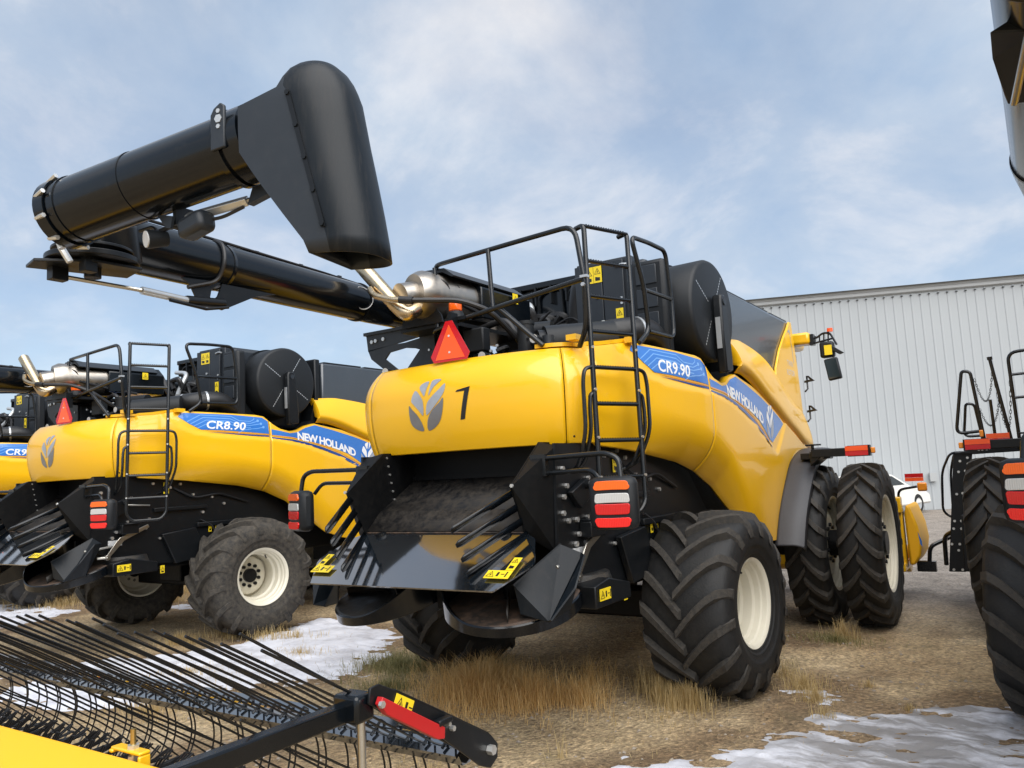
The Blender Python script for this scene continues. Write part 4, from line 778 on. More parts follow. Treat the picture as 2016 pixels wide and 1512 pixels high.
    b = B().tube(arcpath([(2.30, 5.25, 1.25), (2.32, 5.2, 1.52), (2.56, 5.2, 1.555)], .08), .018, 8); P('lamp_arm', b, M['rail'], hd)
    P('amber_lamp', B().box((2.565, 5.16, 1.49), (2.685, 5.22, 1.61)), M['l_amber'], hd, bevel=.02); P('red_reflector', B().box((2.42, 5.19, 1.68), (2.65, 5.21, 1.735)), M['l_red'], hd); P('orange_reflector', B().box((2.42, 5.188, 1.63), (2.65, 5.21, 1.678)), M['fluo'], hd)
    b = B().box((2.42, 5.5, .36), (2.66, 5.62, .50)); b.tube(arcpath([(2.56, 5.6, .40), (2.60, 5.6, .70), (2.86, 5.75, .82)], .08), .028, 8); P('stand_arm', b, M['rail'], hd)
    return root
def walk(o):
    yield o
    for c in o.children: yield from walk(c)
def copy_tree(o, parent=None):
    c = o.copy(); COL.objects.link(c)
    if parent: c.parent = parent; c.matrix_parent_inverse = o.matrix_parent_inverse.copy()
    for ch in list(o.children): copy_tree(ch, c)
    return c
def first(root, name): return [o for o in walk(root) if o.name.split('.')[0] == name]
def model_text(root, txt):
    for dec, sg in zip(first(root, 'model_decal'), (1, -1)):
        me = text_mesh(txt, .155, shear=.15, bold=.003, space=1.0); x0 = min(v.co.x for v in me.vertices); x1 = max(v.co.x for v in me.vertices); k = .60 / (x1 - x0)
        def fn(u, v):
            t = (u - x0) * k; t = t if sg > 0 else .60 - t
            return body(sg * S_of_y(-.58 + t, sg), 2.845 - .03 * t + v, .0055)
        mesh_obj('model_lettering', conform(me, fn, .07), M['white'], dec)
main = build_combine()
GRP = 'combine harvesters parked in a row'
def restyle(o, mat):
    for sl in o.material_slots: sl.link = 'OBJECT'; sl.material = mat
second = copy_tree(main); second.location = (-6.797, .325, 0)
third = copy_tree(main); third.location = (-13.4, .75, 0)
fourth = copy_tree(main); fourth.location = (5.55, .30, 0)
tag(main, 'yellow combine with a slanted black numeral on its rear hood, nearest and largest', 'combine harvester', GRP)
tag(second, 'yellow combine with dusty grey rear tyres, parked left of the one with the black numeral', 'combine harvester', GRP)
tag(third, 'yellow combine mostly hidden at the left edge behind the dusty-tyred one', 'combine harvester', GRP)
tag(fourth, 'combine cut off by the right edge with black tyres and a chained access ladder', 'combine harvester', GRP)
model_text(main, 'CR9.90'); model_text(second, 'CR8.90'); model_text(third, 'CR9.90')
g1 = [(574, 835), (580, 826), (643, 813), (612, 975), (590, 977), (617, 833)]
hood = first(main, 'rear_hood')[0]
mesh_obj('number_mark', conform(polymesh([[((x - 608) / 210 * .43, (895 - y) / 265 * .43) for x, y in g1]]), lambda u, v: body(.115 + u, 2.60 + v, .0035), .05), M['ink'], hood)
for w in first(second, 'rear_wheel'):
    w.rotation_euler = (0, 0, R(-9))
    for c in w.children:
        if c.name.startswith(('tyre', 'tread')): restyle(c, M['rubberdust'])
for w in first(fourth, 'rear_wheel'): w.rotation_euler = (0, 0, R(-4))
Tr = Matrix.Translation((5.55 - 1.9, 2.1, 0)) @ Matrix.Rotation(R(-4), 4, 'Z') @ Matrix.Translation((1.9, -1.8, 0)); fourth.location = Tr.to_translation(); fourth.rotation_euler = (0, 0, R(-4)); Ti = Tr.inverted()
ua = first(fourth, 'unloading_tube')[0]; pv = Vector((-1.28, 2.4, 3.7)); ua.matrix_local = Matrix.Translation(pv + Vector((.27, 0, .05))) @ Matrix.Rotation(R(-2.2), 4, 'Z') @ Matrix.Translation(-pv)
first(fourth, 'tube_cradle')[0].location.x += .3
for o in first(fourth, 'tail_light') + first(fourth, 'light_bracket'):
    if sum(v.co.x for v in o.data.vertices) < 0: o.location.x += .19
# access ladder and platform on the left side of that combine
def tube_bracket(root):
    p0 = [Vector(q) for q in BR]; back = Vector((.16, .04, .08)); b = B(); n = len(p0)
    b.add(p0 + [p + back for p in p0], [tuple(range(n)), tuple(range(2 * n - 1, n - 1, -1))] + [(i, (i + 1) % n, n + (i + 1) % n, n + i) for i in range(n)])
    o = b.build('tube_bracket', M['satin'], root, flat=True, bevel=.006); o.data.transform(Ti)
    r = B().tube([p0[2].lerp(p0[4], .35) + Vector((0, -.03, -.03)), p0[0].lerp(p0[5], .8) + Vector((0, -.03, -.03))], .016, 10).build('actuator_rod', M['steel'], o); r.data.transform(Ti)
BR = [(3.96, -3.69, 3.57), (3.96, -3.43, 3.58), (3.99, -3.09, 3.54), (4.0, -3.01, 3.53), (4.09, -3.02, 3.51), (4.11, -3.63, 3.55)]
tube_bracket(fourth)
def left_platform(root):
    L = Vector; old = set(bpy.data.objects)
    b = B(); b.prism([(2.86, .44), (3.06, .44), (3.28, 1.98), (3.06, 1.98)], .06, L((0, 5.0, 0))); b.prism([(3.07, .50), (3.13, .50), (3.13, 1.2), (3.10, 1.2)], .5, L((0, 5.02, 0)))
    lad = b.build('access_ladder', M['satin'], root, bevel=.008)
    k = B()
    for x, z in ((2.92, .47), (3.02, .47), (2.97, 1.0), (3.06, 1.0), (2.99, 1.1), (3.07, 1.1), (3.05, 1.45), (3.12, 1.46), (3.10, 1.74), (3.18, 1.75), (3.13, 1.88), (3.22, 1.92), (3.22, 1.84), (3.0, .72), (2.93, .80), (3.02, .80)): k.bolt(L((x, 4.938, z)), (0, -1, 0), .017, .016)
    k.build('ladder_bolts', M['bolt'], lad)
    k = B()
    for i in range(5): k.box(L((2.90 + i * .045, 5.06, .5 + i * .32)), L((3.0 + i * .045, 5.5, .53 + i * .32)))
    k.build('step', M['satin'], lad)
    k = B(); k.tube(arcpath([L((3.20, 5.0, 1.99)), L((3.02, 5.0, 2.0)), L((2.90, 5.0, 1.75)), L((2.86, 5.0, 1.20)), L((3.05, 5.0, 1.10))], .1), .016, 8); k.tube(arcpath([L((3.20, 5.3, 1.99)), L((3.05, 5.3, 2.0)), L((2.98, 5.3, 1.75)), L((2.96, 5.3, 1.3))], .1), .016, 8); k.build('ladder_grip', M['rail'], lad)
    k = B(); k.prism([(3.06, 1.98), (3.45, 2.06), (4.2, 2.06), (4.2, 1.98), (3.3, 1.96)], 1.3, L((0, 6.2, 0))); pf = k.build('platform', M['satin'], root, bevel=.01)
    k = B()
    for x in (3.36, 3.40, 3.45): k.bolt(L((x, 4.895, 2.02)), (0, -1, 0), .018, .012)
    k.build('platform_bolts', M['bolt'], pf)
    k = B(); k.tube(arcpath([L((3.44, 5, 2.06)), L((3.36, 5, 3.05)), L((3.26, 5, 3.07)), L((3.12, 5, 2.24)), L((3.42, 5, 2.26))], .1), .022, 10); k.tube(arcpath([L((3.42, 5.1, 2.06)), L((3.36, 5.1, 2.62)), L((3.26, 5.1, 2.64)), L((3.20, 5.1, 2.20)), L((3.42, 5.1, 2.20))], .08), .018, 8); k.tube([L((3.56, 5, 2.06)), L((3.55, 5, 2.66))], .02, 8)
    k.tube([L((3.74, 5, 2.06)), L((3.60, 5, 3.18))], .022, 10); k.cyl(L((3.60, 5, 3.18)), L((3.598, 5, 3.22)), .032, 12); k.tube(arcpath([L((3.82, 5, 2.06)), L((3.80, 5, 3.25)), L((4.2, 5, 3.27))], .12), .022, 10); k.tube([L((3.81, 5, 2.66)), L((4.2, 5, 2.67))], .018, 8); k.tube([L((3.81, 5, 2.96)), L((4.2, 5, 2.97))], .018, 8)
    hr = k.build('platform_handrail', M['rail'], pf)
    ch = B()
    for a, b_, sag in (((3.40, 5, 2.95), (3.615, 5, 3.06), .36), ((3.42, 5, 2.55), (3.66, 5, 2.7), .30), ((3.615, 5, 3.06), (3.80, 5, 2.98), .75)):
        a = Vector(a); b_ = Vector(b_); n = 34; pts = [a.lerp(b_, i / n) - Vector((0, 0, sag * 4 * (i / n) * (1 - i / n))) for i in range(n + 1)]
        for i, (p, q) in enumerate(zip(pts, pts[1:])):
            d = (q - p).normalized(); s = Vector((0, 1, 0)) if i % 2 else d.cross(Vector((0, 1, 0))).normalized(); c = (p + q) / 2; h = (q - p).length * .72
            ch.tube([L(c + d * h * math.cos(t * math.pi / 4) + s * .011 * math.sin(t * math.pi / 4)) for t in range(8)], .0035, 5, closed=True)
    ch.build('guard_chain', M['rail'], hr)
    B().box(L((3.46, 4.86, 2.06)), L((3.72, 4.89, 2.15))).build('red_reflector', M['l_red'], pf); B().box(L((3.46, 4.858, 2.151)), L((3.72, 4.89, 2.215))).build('orange_reflector', M['fluo'], pf); B().box(L((3.39, 4.86, 2.18)), L((3.435, 4.92, 2.27))).build('amber_lamp', M['l_amber'], pf, bevel=.01)
    B().tube(arcpath([L((2.78, 5.6, .45)), L((2.80, 5.5, .85)), L((3.0, 5.2, .98))], .1), .03, 8).build('step_arm', M['rail'], lad)
    for o in set(bpy.data.objects) - old: o.data.transform(Ti)
left_platform(fourth)

# ------------------------------------------------------------------ camera (phone at standing height, tilted up, rolled slightly)
r_, p_, th = .0506, .1133, .5746
fw = Vector((-math.sin(th), math.cos(th), 0)); rt_ = Vector((math.cos(th), math.sin(th), 0)); up_ = Vector((0, 0, 1))
F = fw * math.cos(p_) + up_ * math.sin(p_); U = up_ * math.cos(p_) - fw * math.sin(p_)
cxv = rt_ * math.cos(r_) - U * math.sin(r_); cyv = rt_ * math.sin(r_) + U * math.cos(r_)
cam = bpy.data.cameras.new('camera'); co = bpy.data.objects.new('camera', cam); COL.objects.link(co)
co.matrix_world = Matrix.Translation((3.928, -7.07, 2.008)) @ Matrix((cxv, cyv, -F)).transposed().to_4x4()
cam.sensor_width = 36; cam.lens = 1555.2 / 2016 * 36; cam.clip_start = .05; cam.clip_end = 3000
scene.camera = co

# ------------------------------------------------------------------ ground
def gz(x, y):
    v = Vector((x, y, 0)); return .030 * noise.noise(v * .45) + .016 * noise.noise(v * 1.7 + Vector((9, 3, 0))) + .009 * noise.noise(v * 5.1) + (.006 * noise.noise(v * 14) if -8 < x < 6 else 0) - .02
def axis(lo, hi, d0, a, b):
    out = [lo]; x = a
    for q in (-400, -250, -150, -100, -70, -50, -36, -27, -21):
        if lo < q < a: out.append(q)
    while x < b: out.append(x); x += d0
    for q in (b, 16, 20, 26, 34, 45, 60, 90, 150, 250, 400, hi):
        if q >= b: out.append(q)
    return sorted(set(out))
def inside(p, poly):
    x, y = p; c = False; j = len(poly) - 1
    for i in range(len(poly)):
        a, b = poly[i], poly[j]
        if (a[1] > y) != (b[1] > y) and x < (b[0] - a[0]) * (y - a[1]) / (b[1] - a[1]) + a[0]: c = not c
        j = i
    return c
def edge(p, poly):
    p = Vector(p); d = 9
    for a, b in zip(poly, poly[1:] + poly[:1]):
        a = Vector(a); b = Vector(b); t = max(0, min(1, (p - a).dot(b - a) / max(1e-9, (b - a).length_squared))); d = min(d, (p - a - (b - a) * t).length)
    return d
SN = [([(-3.55, 1.3), (-5.19, 1.5), (-5.3, .35), (-5.1, -.3), (-5.3, -.9), (-5.9, -1.41), (-6.2, -2.4), (-4.6, -3.2), (-3.3, -2.5), (-2.9, -1.5), (-2.45, -1.0), (-2.45, -.36), (-2.75, .26), (-3.1, .9)], 1.0),
      ([(1.30, -2.0), (1.7, -1.52), (1.78, -1.05), (2.05, -.78), (1.95, -.4), (1.85, .25), (2.05, .95), (2.40, .5), (2.6, .15), (2.85, .35), (3.3, .80), (4.1, 1.0), (4.5, -1.2), (3.6, -2.6), (2.0, -2.8)], .47),
      ([(1.2, -2.1), (1.7, -1.60), (2.3, -1.15), (2.6, -1.5), (2.3, -2.4)], .92),
      ([(-9.6, -.9), (-10.4, 1.0), (-12.6, 1.1), (-14, .2), (-12, -.9)], .52),
      ([(-9.4, .7), (-8.0, 1.7), (-8.3, 2.3), (-10.2, 1.6)], .5), ([(1.3, 2.2), (1.8, 2.2), (1.9, 2.6), (1.4, 2.65)], .42), ([(.9, -3.4), (.3, -3.0), (.5, -2.5), (1.2, -2.9)], .62), ([(-1.6, -3.4), (-.9, -3.0), (-1.2, -2.6), (-1.9, -3.0)], .6)]
xs = axis(-600, 600, .085, -16, 8); ys = axis(-600, 600, .085, -6.5, 9)
vs = [(x, y, gz(x, y)) for y in ys for x in xs]; nx = len(xs)
g = B(); g.v = vs; g.f = [(j * nx + i, j * nx + i + 1, (j + 1) * nx + i + 1, (j + 1) * nx + i) for j in range(len(ys) - 1) for i in range(nx - 1)]; g.mi = [0] * len(g.f)
m, nt, bs = new_mat('packed_gravel'); bs.inputs['Roughness'].default_value = .92
tc = N(nt, 'ShaderNodeTexCoord')
def nz(scale, det=8., rough=.65, st=(1, 1, 1)):
    mp = N(nt, 'ShaderNodeMapping'); mp.inputs['Scale'].default_value = st; nt.links.new(tc.outputs['Object'], mp.inputs['Vector'])
    n = N(nt, 'ShaderNodeTexNoise', Scale=scale, Detail=det, Roughness=rough); nt.links.new(mp.outputs['Vector'], n.inputs['Vector']); return n.outputs['Fac']
def mix(f, a, b_, t='MIX'):
    x = N(nt, 'ShaderNodeMix', data_type='RGBA', blend_type=t)
    for s, i in ((f, 0), (a, 6), (b_, 7)):
        if isinstance(s, (int, float)): x.inputs[i].default_value = s
        elif isinstance(s, tuple): x.inputs[i].default_value = rgb(s)
        else: nt.links.new(s, x.inputs[i])
    return x.outputs[2]
base = ramp(nt, nz(.55), [(.30, (.28, .19, .10)), (.5, (.45, .34, .20)), (.72, (.60, .48, .31))])
fine = ramp(nt, nz(26, 6, .7), [(.28, (.34, .32, .30)), (.5, (.95, .95, .95)), (.72, (1.6, 1.55, 1.5))])
base = mix(1.0, base, fine, 'MULTIPLY')
vo = N(nt, 'ShaderNodeTexVoronoi', Scale=34.); nt.links.new(tc.outputs['Object'], vo.inputs['Vector'])
peb = ramp(nt, vo.outputs['Color'], [(.2, (.5, .5, .5)), (.8, (1.35, 1.33, 1.3))]); base = mix(.6, base, peb, 'MULTIPLY')
wet = ramp(nt, nz(.9, 6, .6, (1, 1.6, 1)), [(.54, (0, 0, 0)), (.70, (.6, .6, .6))]); base = mix(wet, base, (.14, .095, .058))
# further out the yard turns to grey brown road gravel
sx = N(nt, 'ShaderNodeSeparateXYZ'); nt.links.new(tc.outputs['Object'], sx.inputs[0])
straw = ramp(nt, nz(5.5, 12, .78, (1, 2.2, 1)), [(.54, (0, 0, 0)), (.66, (.75, .75, .75))]); base = mix(straw, base, (.44, .35, .20))
grn = ramp(nt, nz(1.3, 8, .7), [(.56, (0, 0, 0)), (.70, (.55, .55, .55))]); base = mix(grn, base, (.20, .17, .085))
far = N(nt, 'ShaderNodeMapRange'); nt.links.new(sx.outputs['Y'], far.inputs['Value']); far.inputs['From Min'].default_value = 2.8; far.inputs['From Max'].default_value = 5.5
gr = ramp(nt, nz(2.2, 9, .7), [(.3, (.165, .140, .118)), (.55, (.27, .235, .20)), (.75, (.37, .33, .29))]); gr = mix(1.0, gr, fine, 'MULTIPLY')
base = mix(far.outputs['Result'], base, gr)
wa = N(nt, 'ShaderNodeAttribute', attribute_name='wet'); base = mix(wa.outputs['Fac'], base, mix(1.0, base, (.42, .36, .32), 'MULTIPLY'))
nt.links.new(base, bs.inputs['Base Color'])
bp = N(nt, 'ShaderNodeBump', Strength=.9, Distance=.02); ad = N(nt, 'ShaderNodeMath', operation='ADD'); nt.links.new(nz(40, 5, .7), ad.inputs[0]); nt.links.new(vo.outputs['Distance'], ad.inputs[1]); nt.links.new(ad.outputs[0], bp.inputs['Height']); nt.links.new(bp.outputs['Normal'], bs.inputs['Normal'])
ground = g.build('ground', m, recalc=False, sharp=180)
bbx = [(min(p[0] for p in q), max(p[0] for p in q), min(p[1] for p in q), max(p[1] for p in q)) for q, w in SN]; wet = []
for x, y, z in vs:
    k = 0
    if -15 < x < 6 and -5 < y < 4:
        for (q, w), bb in zip(SN, bbx):
            if bb[0] - .5 < x < bb[1] + .5 and bb[2] - .5 < y < bb[3] + .5:
                k = max(k, 1 if inside((x, y), q) else 1 - edge((x, y), q) / .32)
        k = max(0, min(1, k + .7 * noise.noise(Vector((x * 2.3, y * 2.3, 7)))))
    wet.append(k * .85)
at = ground.data.attributes.new('wet', 'FLOAT', 'POINT'); at.data.foreach_set('value', wet); tag(ground, kind='structure')

# ------------------------------------------------------------------ snow lying on the ground: real thickness, edges where it runs out
sb = B()
for poly, w in SN:
    x0 = min(p[0] for p in poly) - .5; x1 = max(p[0] for p in poly) + .5; y0 = min(p[1] for p in poly) - .5; y1 = max(p[1] for p in poly) + .5; st = .035; nx_ = int((x1 - x0) / st); ny_ = int((y1 - y0) / st); rows = []
    hh = []
    for j in range(ny_ + 1):
        row = []
        for i in range(nx_ + 1):
            x = x0 + i * st; y = y0 + j * st; d = edge((x, y), poly); d = d if inside((x, y), poly) else -d; v = Vector((x, y, 0))
            n = noise.noise(Vector((x * 1.1, y * 1.9, 2))) * .5 + noise.noise(Vector((x * 2.9, y * 5.4, 5))) * .55 + noise.noise(Vector((x * 8, y * 13, 3))) * .38 + noise.noise(v * 19) * .2
            k = min(1, max(-1, d / .45)) * .9 + n - (1 - w) * 1.05 - .12
            h = min(.035, k * .05) if k > 0 else k * .06
            h += .006 * noise.noise(v * 7) if k > .2 else 0
            row.append((x, y, gz(x, y) + max(h, -.03) + .002)); hh.append(h)
        rows.append(row)
    o = len(sb.v); m_ = nx_ + 1; sb.v += [p for r in rows for p in r]
    for j in range(ny_):
        for i in range(nx_):
            q = (j * m_ + i, j * m_ + i + 1, (j + 1) * m_ + i + 1, (j + 1) * m_ + i)
            if max(hh[t] for t in q) > -.008: sb.f.append(tuple(t + o for t in q)); sb.mi.append(0)
m, nt, bs = new_mat('old_snow'); bs.inputs['Roughness'].default_value = .6; tc = N(nt, 'ShaderNodeTexCoord')
c = ramp(nt, nz(2.6, 10, .7), [(.34, (.42, .42, .45)), (.52, (.60, .61, .66)), (.7, (.70, .71, .76))])
dr = ramp(nt, nz(7, 10, .75), [(.60, (0, 0, 0)), (.75, (.5, .5, .5))]); c = mix(dr, c, (.27, .22, .165))
sx = N(nt, 'ShaderNodeSeparateXYZ'); nt.links.new(tc.outputs['Object'], sx.inputs[0]); ic = N(nt, 'ShaderNodeMapRange'); nt.links.new(sx.outputs['X'], ic.inputs['Value']); ic.inputs['From Min'].default_value = 1.75; ic.inputs['From Max'].default_value = 2.5
ig = N(nt, 'ShaderNodeMath', operation='MULTIPLY'); nt.links.new(ic.outputs['Result'], ig.inputs[0]); nt.links.new(ramp(nt, nz(1.5, 9, .66, (1, 3.2, 1)), [(.46, (.97, .97, .97)), (.60, (.05, .05, .05))]), ig.inputs[1])
c = mix(ig.outputs[0], c, (.22, .21, .205)); nt.links.new(c, bs.inputs['Base Color']); bs.inputs['Subsurface Weight'].default_value = 0
bp = N(nt, 'ShaderNodeBump', Strength=.5, Distance=.02); nt.links.new(nz(16, 8, .7), bp.inputs['Height']); nt.links.new(bp.outputs['Normal'], bs.inputs['Normal'])
snow = sb.build('snow', m, recalc=False, sharp=180); tag(snow, 'thin patchy old snow lying on the gravel yard', 'snow', kind='stuff')

# ------------------------------------------------------------------ grass, stubble and pebbles
def grass(name, label, mat, patches, seed, lean=.35):
    rr = random.Random(seed); V = []; Fc = []; T = []
    for (cx, cy, rx, ry, n, h0, h1, wd) in patches:
        for _ in range(n):
            a = rr.uniform(0, 6.283); q = abs(rr.gauss(0, .45)); x = cx + rx * q * math.cos(a); y = cy + ry * q * math.sin(a)
            if noise.noise(Vector((x * 2.2, y * 2.2, seed))) < rr.uniform(-.55, .15): continue
            z = gz(x, y) - .01; h = rr.uniform(h0, h1) * (1 - .25 * q); d = rr.uniform(0, 6.283); ln = h * lean * rr.uniform(.2, 1.6); w = wd * rr.uniform(.6, 1.2); sx_, sy_ = -math.sin(d), math.cos(d); t = rr.random(); o = len(V)
            dr_ = rr.uniform(0, .35) * h
            for f, ww, zz in ((0, 1, 0), (.25, .85, .45), (.65, .6, .82), (1, .12, 1)):
                px = x + math.cos(d) * ln * f; py = y + math.sin(d) * ln * f; pz = z + (h - dr_ * f * f) * zz
                V.append((px - sx_ * w * ww, py - sy_ * w * ww, pz)); V.append((px + sx_ * w * ww, py + sy_ * w * ww, pz)); T += [t, t]
            for k in range(3): Fc.append((o + 2 * k, o + 2 * k + 1, o + 2 * k + 3, o + 2 * k + 2))
    me = bpy.data.meshes.new(name); me.from_pydata(V, [], Fc); at = me.attributes.new('tint', 'FLOAT', 'POINT'); at.data.foreach_set('value', T); me.materials.append(mat)
    o = bpy.data.objects.new(name, me); COL.objects.link(o); tag(o, label, 'grass', kind='stuff')
grass('golden_grass', 'tall golden dry grass in front of the black tailboard', M['gold'], [(-.60, -.95, .95, .65, 3600, .10, .44, .0019), (-.05, -.95, .85, .6, 2400, .08, .38, .0019), (-.85, -.4, .9, .7, 2200, .10, .36, .0019), (.35, -.75, .6, .5, 1100, .06, .28, .0019), (-.5, -1.5, 1.0, .4, 1300, .04, .16, .002), (.2, -.2, .7, .6, 500, .1, .36, .0018)], 3, .75)
grass('green_grass', 'short dull green grass at the edge of the snow', M['green'], [(-2.05, -.35, .75, .75, 5200, .05, .17, .0026), (-1.7, .2, .8, .4, 2200, .05, .18, .0026), (-1.6, -1.0, .8, .5, 1500, .04, .12, .0026), (1.9, 2.4, .8, .4, 900, .04, .12, .0025), (1.5, 1.4, .5, .5, 500, .03, .1, .002)], 4, .7)
grass('dry_grass', 'pale dry grass tufts scattered over the gravel and along the tyres', M['dry'], [(1.30, -.55, .42, .24, 1500, .08, .30, .0021), (1.0, -.45, .2, .2, 350, .1, .36, .0019), (.80, -.30, .16, .16, 260, .15, .45, .0017), (2.05, .35, .28, .28, 800, .06, .22, .002), (2.2, .05, .2, .16, 320, .05, .16, .002), (2.35, -.35, .16, .14, 240, .05, .18, .002), (.88, -2.0, .14, .14, 260, .06, .26, .0019), (.95, -1.2, .12, .12, 160, .05, .2, .0019), (1.75, .75, .2, .3, 300, .05, .2, .002), (1.95, 2.55, .25, .2, 350, .06, .3, .002), (2.9, .1, .08, .08, 90, .04, .1, .002), (2.5, .7, .1, .1, 90, .03, .1, .002),
     (-5.3, .2, 1.0, .35, 1400, .06, .26, .0028), (-5.9, -.4, .5, .4, 700, .05, .2, .0028), (-4.4, .3, .6, .4, 500, .05, .2, .0028), (-4.0, -1.6, 1.2, .8, 900, .03, .14, .0028), (-3.6, -.4, .9, .5, 500, .03, .14, .0026), (-3.2, -2.6, 1.0, .6, 900, .03, .14, .0024), (-2.2, -2.2, .8, .6, 600, .03, .14, .0024), (-11.0, 2.6, 1.3, .7, 2600, .1, .42, .0034), (-12.0, .9, 1.4, .7, 2200, .06, .3, .0034), (-9.6, 1.9, .8, .5, 900, .05, .25, .003), (-8.6, 2.6, .8, .5, 700, .05, .22, .003), (-6.3, .9, .6, .4, 500, .05, .16, .003), (.2, -2.6, 1.2, .8, 400, .02, .09, .002), (1.2, -.9, 1.2, 1.2, 500, .02, .09, .002)], 5)
rr = random.Random(11); b = B()
for i in range(5200):
    if i < 4200: x = rr.uniform(-3, 4.6); y = rr.uniform(-3.6, 3)
    else: x = rr.uniform(-1, 5); y = rr.uniform(3, 14)
    s = .004 + .018 * rr.random() ** 5 if y < 3 else .006 + .022 * rr.random() ** 4; z = gz(x, y); a = rr.uniform(0, 6.28); ca, sa = math.cos(a) * s, math.sin(a) * s; h = s * rr.uniform(.5, 1)
    b.add([(x + ca * 1.3, y + sa * 1.3, z), (x - sa, y + ca, z + h * .2), (x - ca * 1.2, y - sa * 1.2, z), (x + sa, y - ca, z + h * .1), (x + ca * .3, y + sa * .3, z + h)], [(0, 1, 4), (1, 2, 4), (2, 3, 4), (3, 0, 4)])
tag(b.build('pebbles', M['stone'], recalc=False, sharp=20), 'loose pale pebbles strewn over the packed gravel', 'pebbles', kind='stuff')

rr = random.Random(21); b = B()
for i in range(5200):
    x = rr.uniform(-4, 4.6); y = rr.uniform(-3.4, 3.4); z = gz(x, y); a = rr.gauss(.3, .9); l = rr.uniform(.015, .07); w = rr.uniform(.0012, .003); d = Vector((math.cos(a), math.sin(a), rr.uniform(-.1, .25))) * l; n = Vector((-math.sin(a), math.cos(a), 0)) * w; p = Vector((x, y, z + .004))
    b.add([p - n, p + n, p + d + n, p + d - n], [(0, 1, 2, 3)])
lt = b.build('straw_litter', M['strawbit'], recalc=False, sharp=180); tag(lt, 'short bits of pale straw scattered on the gravel', 'straw', kind='stuff')

# ------------------------------------------------------------------ metal building across the yard
wo = Vector((1.63, 25.1, 0)); wd = Vector((8.67, 3.25, 0)).normalized(); wn = Vector((wd.y, -wd.x, 0))
bd = empty('metal_building', tuple(wo)); tag(bd, 'long pale grey metal shed with ribbed cladding across the yard', 'building')
He = 8.1; a0, a1 = -7.5, 60.
b = B(); x = a0; sec = []
while x < a1:
    for dx, dy in ((0, 0), (.225, 0), (.248, .015), (.282, .015), (.305, 0)):
        sec.append((x + dx, dy))
    x += .305
lp = lambda t, d, z: (wd * t + wn * d + Vector((0, 0, z)))
b.grid([[lp(t, d, z) for t, d in sec] for z in (0, He - .2)])
b.add([lp(a0, 0, 0), lp(a0, -40, 0), lp(a0, -40, He + .2), lp(a0, -20, He + 2.2), lp(a0, 0, He - .0)], [(0, 1, 2, 3, 4)]); b.build('wall', M['buildmetal'], bd, recalc=False, sharp=20)
b = B()
for d0, d1, z0, z1 in ((-.1, .05, He - .26, He - .23), (.04, .11, He - .22, He - .10), (.07, .13, He - .10, He), (-.1, .10, He - .235, He - .21)):
    b.add([lp(t, d, z) for t in (a0 - .3, a1) for d in (d0, d1) for z in (z0, z1)], [(0, 1, 3, 2), (4, 6, 7, 5), (0, 4, 5, 1), (2, 3, 7, 6), (0, 2, 6, 4), (1, 5, 7, 3)])
b.build('eaves_gutter', M['fascia'], bd, bevel=.02)
b = B(); b.add([lp(a0 - .3, .3, He), lp(a1, .3, He), lp(a1, -20, He + 2.0), lp(a0 - .3, -20, He + 2.0)], [(0, 1, 2, 3)]); b.build('roof', M['buildmetal'], bd)
b = B()
x = a0 + .2
while x < 40: b.add([lp(t, d, z) for t in (x + .01, x + .08) for d in (.02, .06) for z in (He - .36, He - .33)], [(0, 1, 3, 2), (4, 6, 7, 5), (0, 4, 5, 1), (2, 3, 7, 6), (0, 2, 6, 4), (1, 5, 7, 3)]); x += .305
b.build('rib_closer', M['satin'], bd)
b = B()
for d in (0,): b.box((-.95, 24.0, .5), (-.80, 24.1, .72))
mb = B().add([lp(-.9 + t, .04 + d, 1.0 + z) for t in (0, .22) for d in (0, .12) for z in (0, .3)], [(0, 1, 3, 2), (4, 6, 7, 5), (0, 4, 5, 1), (2, 3, 7, 6), (0, 2, 6, 4), (1, 5, 7, 3)]).build('meter_box', M['fascia'], bd)

# ------------------------------------------------------------------ white saloon car by the shed
car = empty('parked_car', (-.70, 21.9, .0), R(-20)); tag(car, 'dusty white saloon car parked in front of the grey shed', 'car')
pr = [(-2.3, .28), (-2.36, .55), (-2.28, .88), (-1.7, .96), (-1.1, 1.0), (.9, .98), (1.9, .84), (2.3, .62), (2.32, .3)]
b = B().prism(pr, 1.72, (-.86, 0, 0), ((0, 1, 0), (0, 0, 1))); b.v = [(x * (1 - .06 * (z > .7)), y, z) for x, y, z in b.v]; b.build('body', M['carwhite'], car, bevel=.07)
gh = [(-1.75, .95), (-1.05, 1.36), (-.3, 1.42), (.3, 1.36), (1.15, .96)]
rows = [[Vector((sx_ * (.74 - .16 * max(0, (z - .95) / .47)), y, z)) for y, z in gh] for sx_ in (-1, 1)]
b = B(); b.add([v for r in rows for v in r], [(0, 1, 2, 3, 4), (9, 8, 7, 6, 5), (0, 5, 6, 1), (1, 6, 7, 2), (2, 7, 8, 3), (3, 8, 9, 4)]); b.build('cabin', M['carwhite'], car, bevel=.03)
for sx_ in (-1, 1):
    b = B(); wv = lambda y, z: Vector((sx_ * (.752 - .16 * max(0, (z - .95) / .47)), y, z))
    b.add([wv(-1.35, 1.0), wv(-.95, 1.30), wv(-.32, 1.35), wv(-.32, 1.0)], [(0, 1, 2, 3)]); b.add([wv(-.25, 1.0), wv(-.25, 1.35), wv(.25, 1.30), wv(.85, 1.0)], [(0, 1, 2, 3)]); b.build('side_window', M['glass'], car)
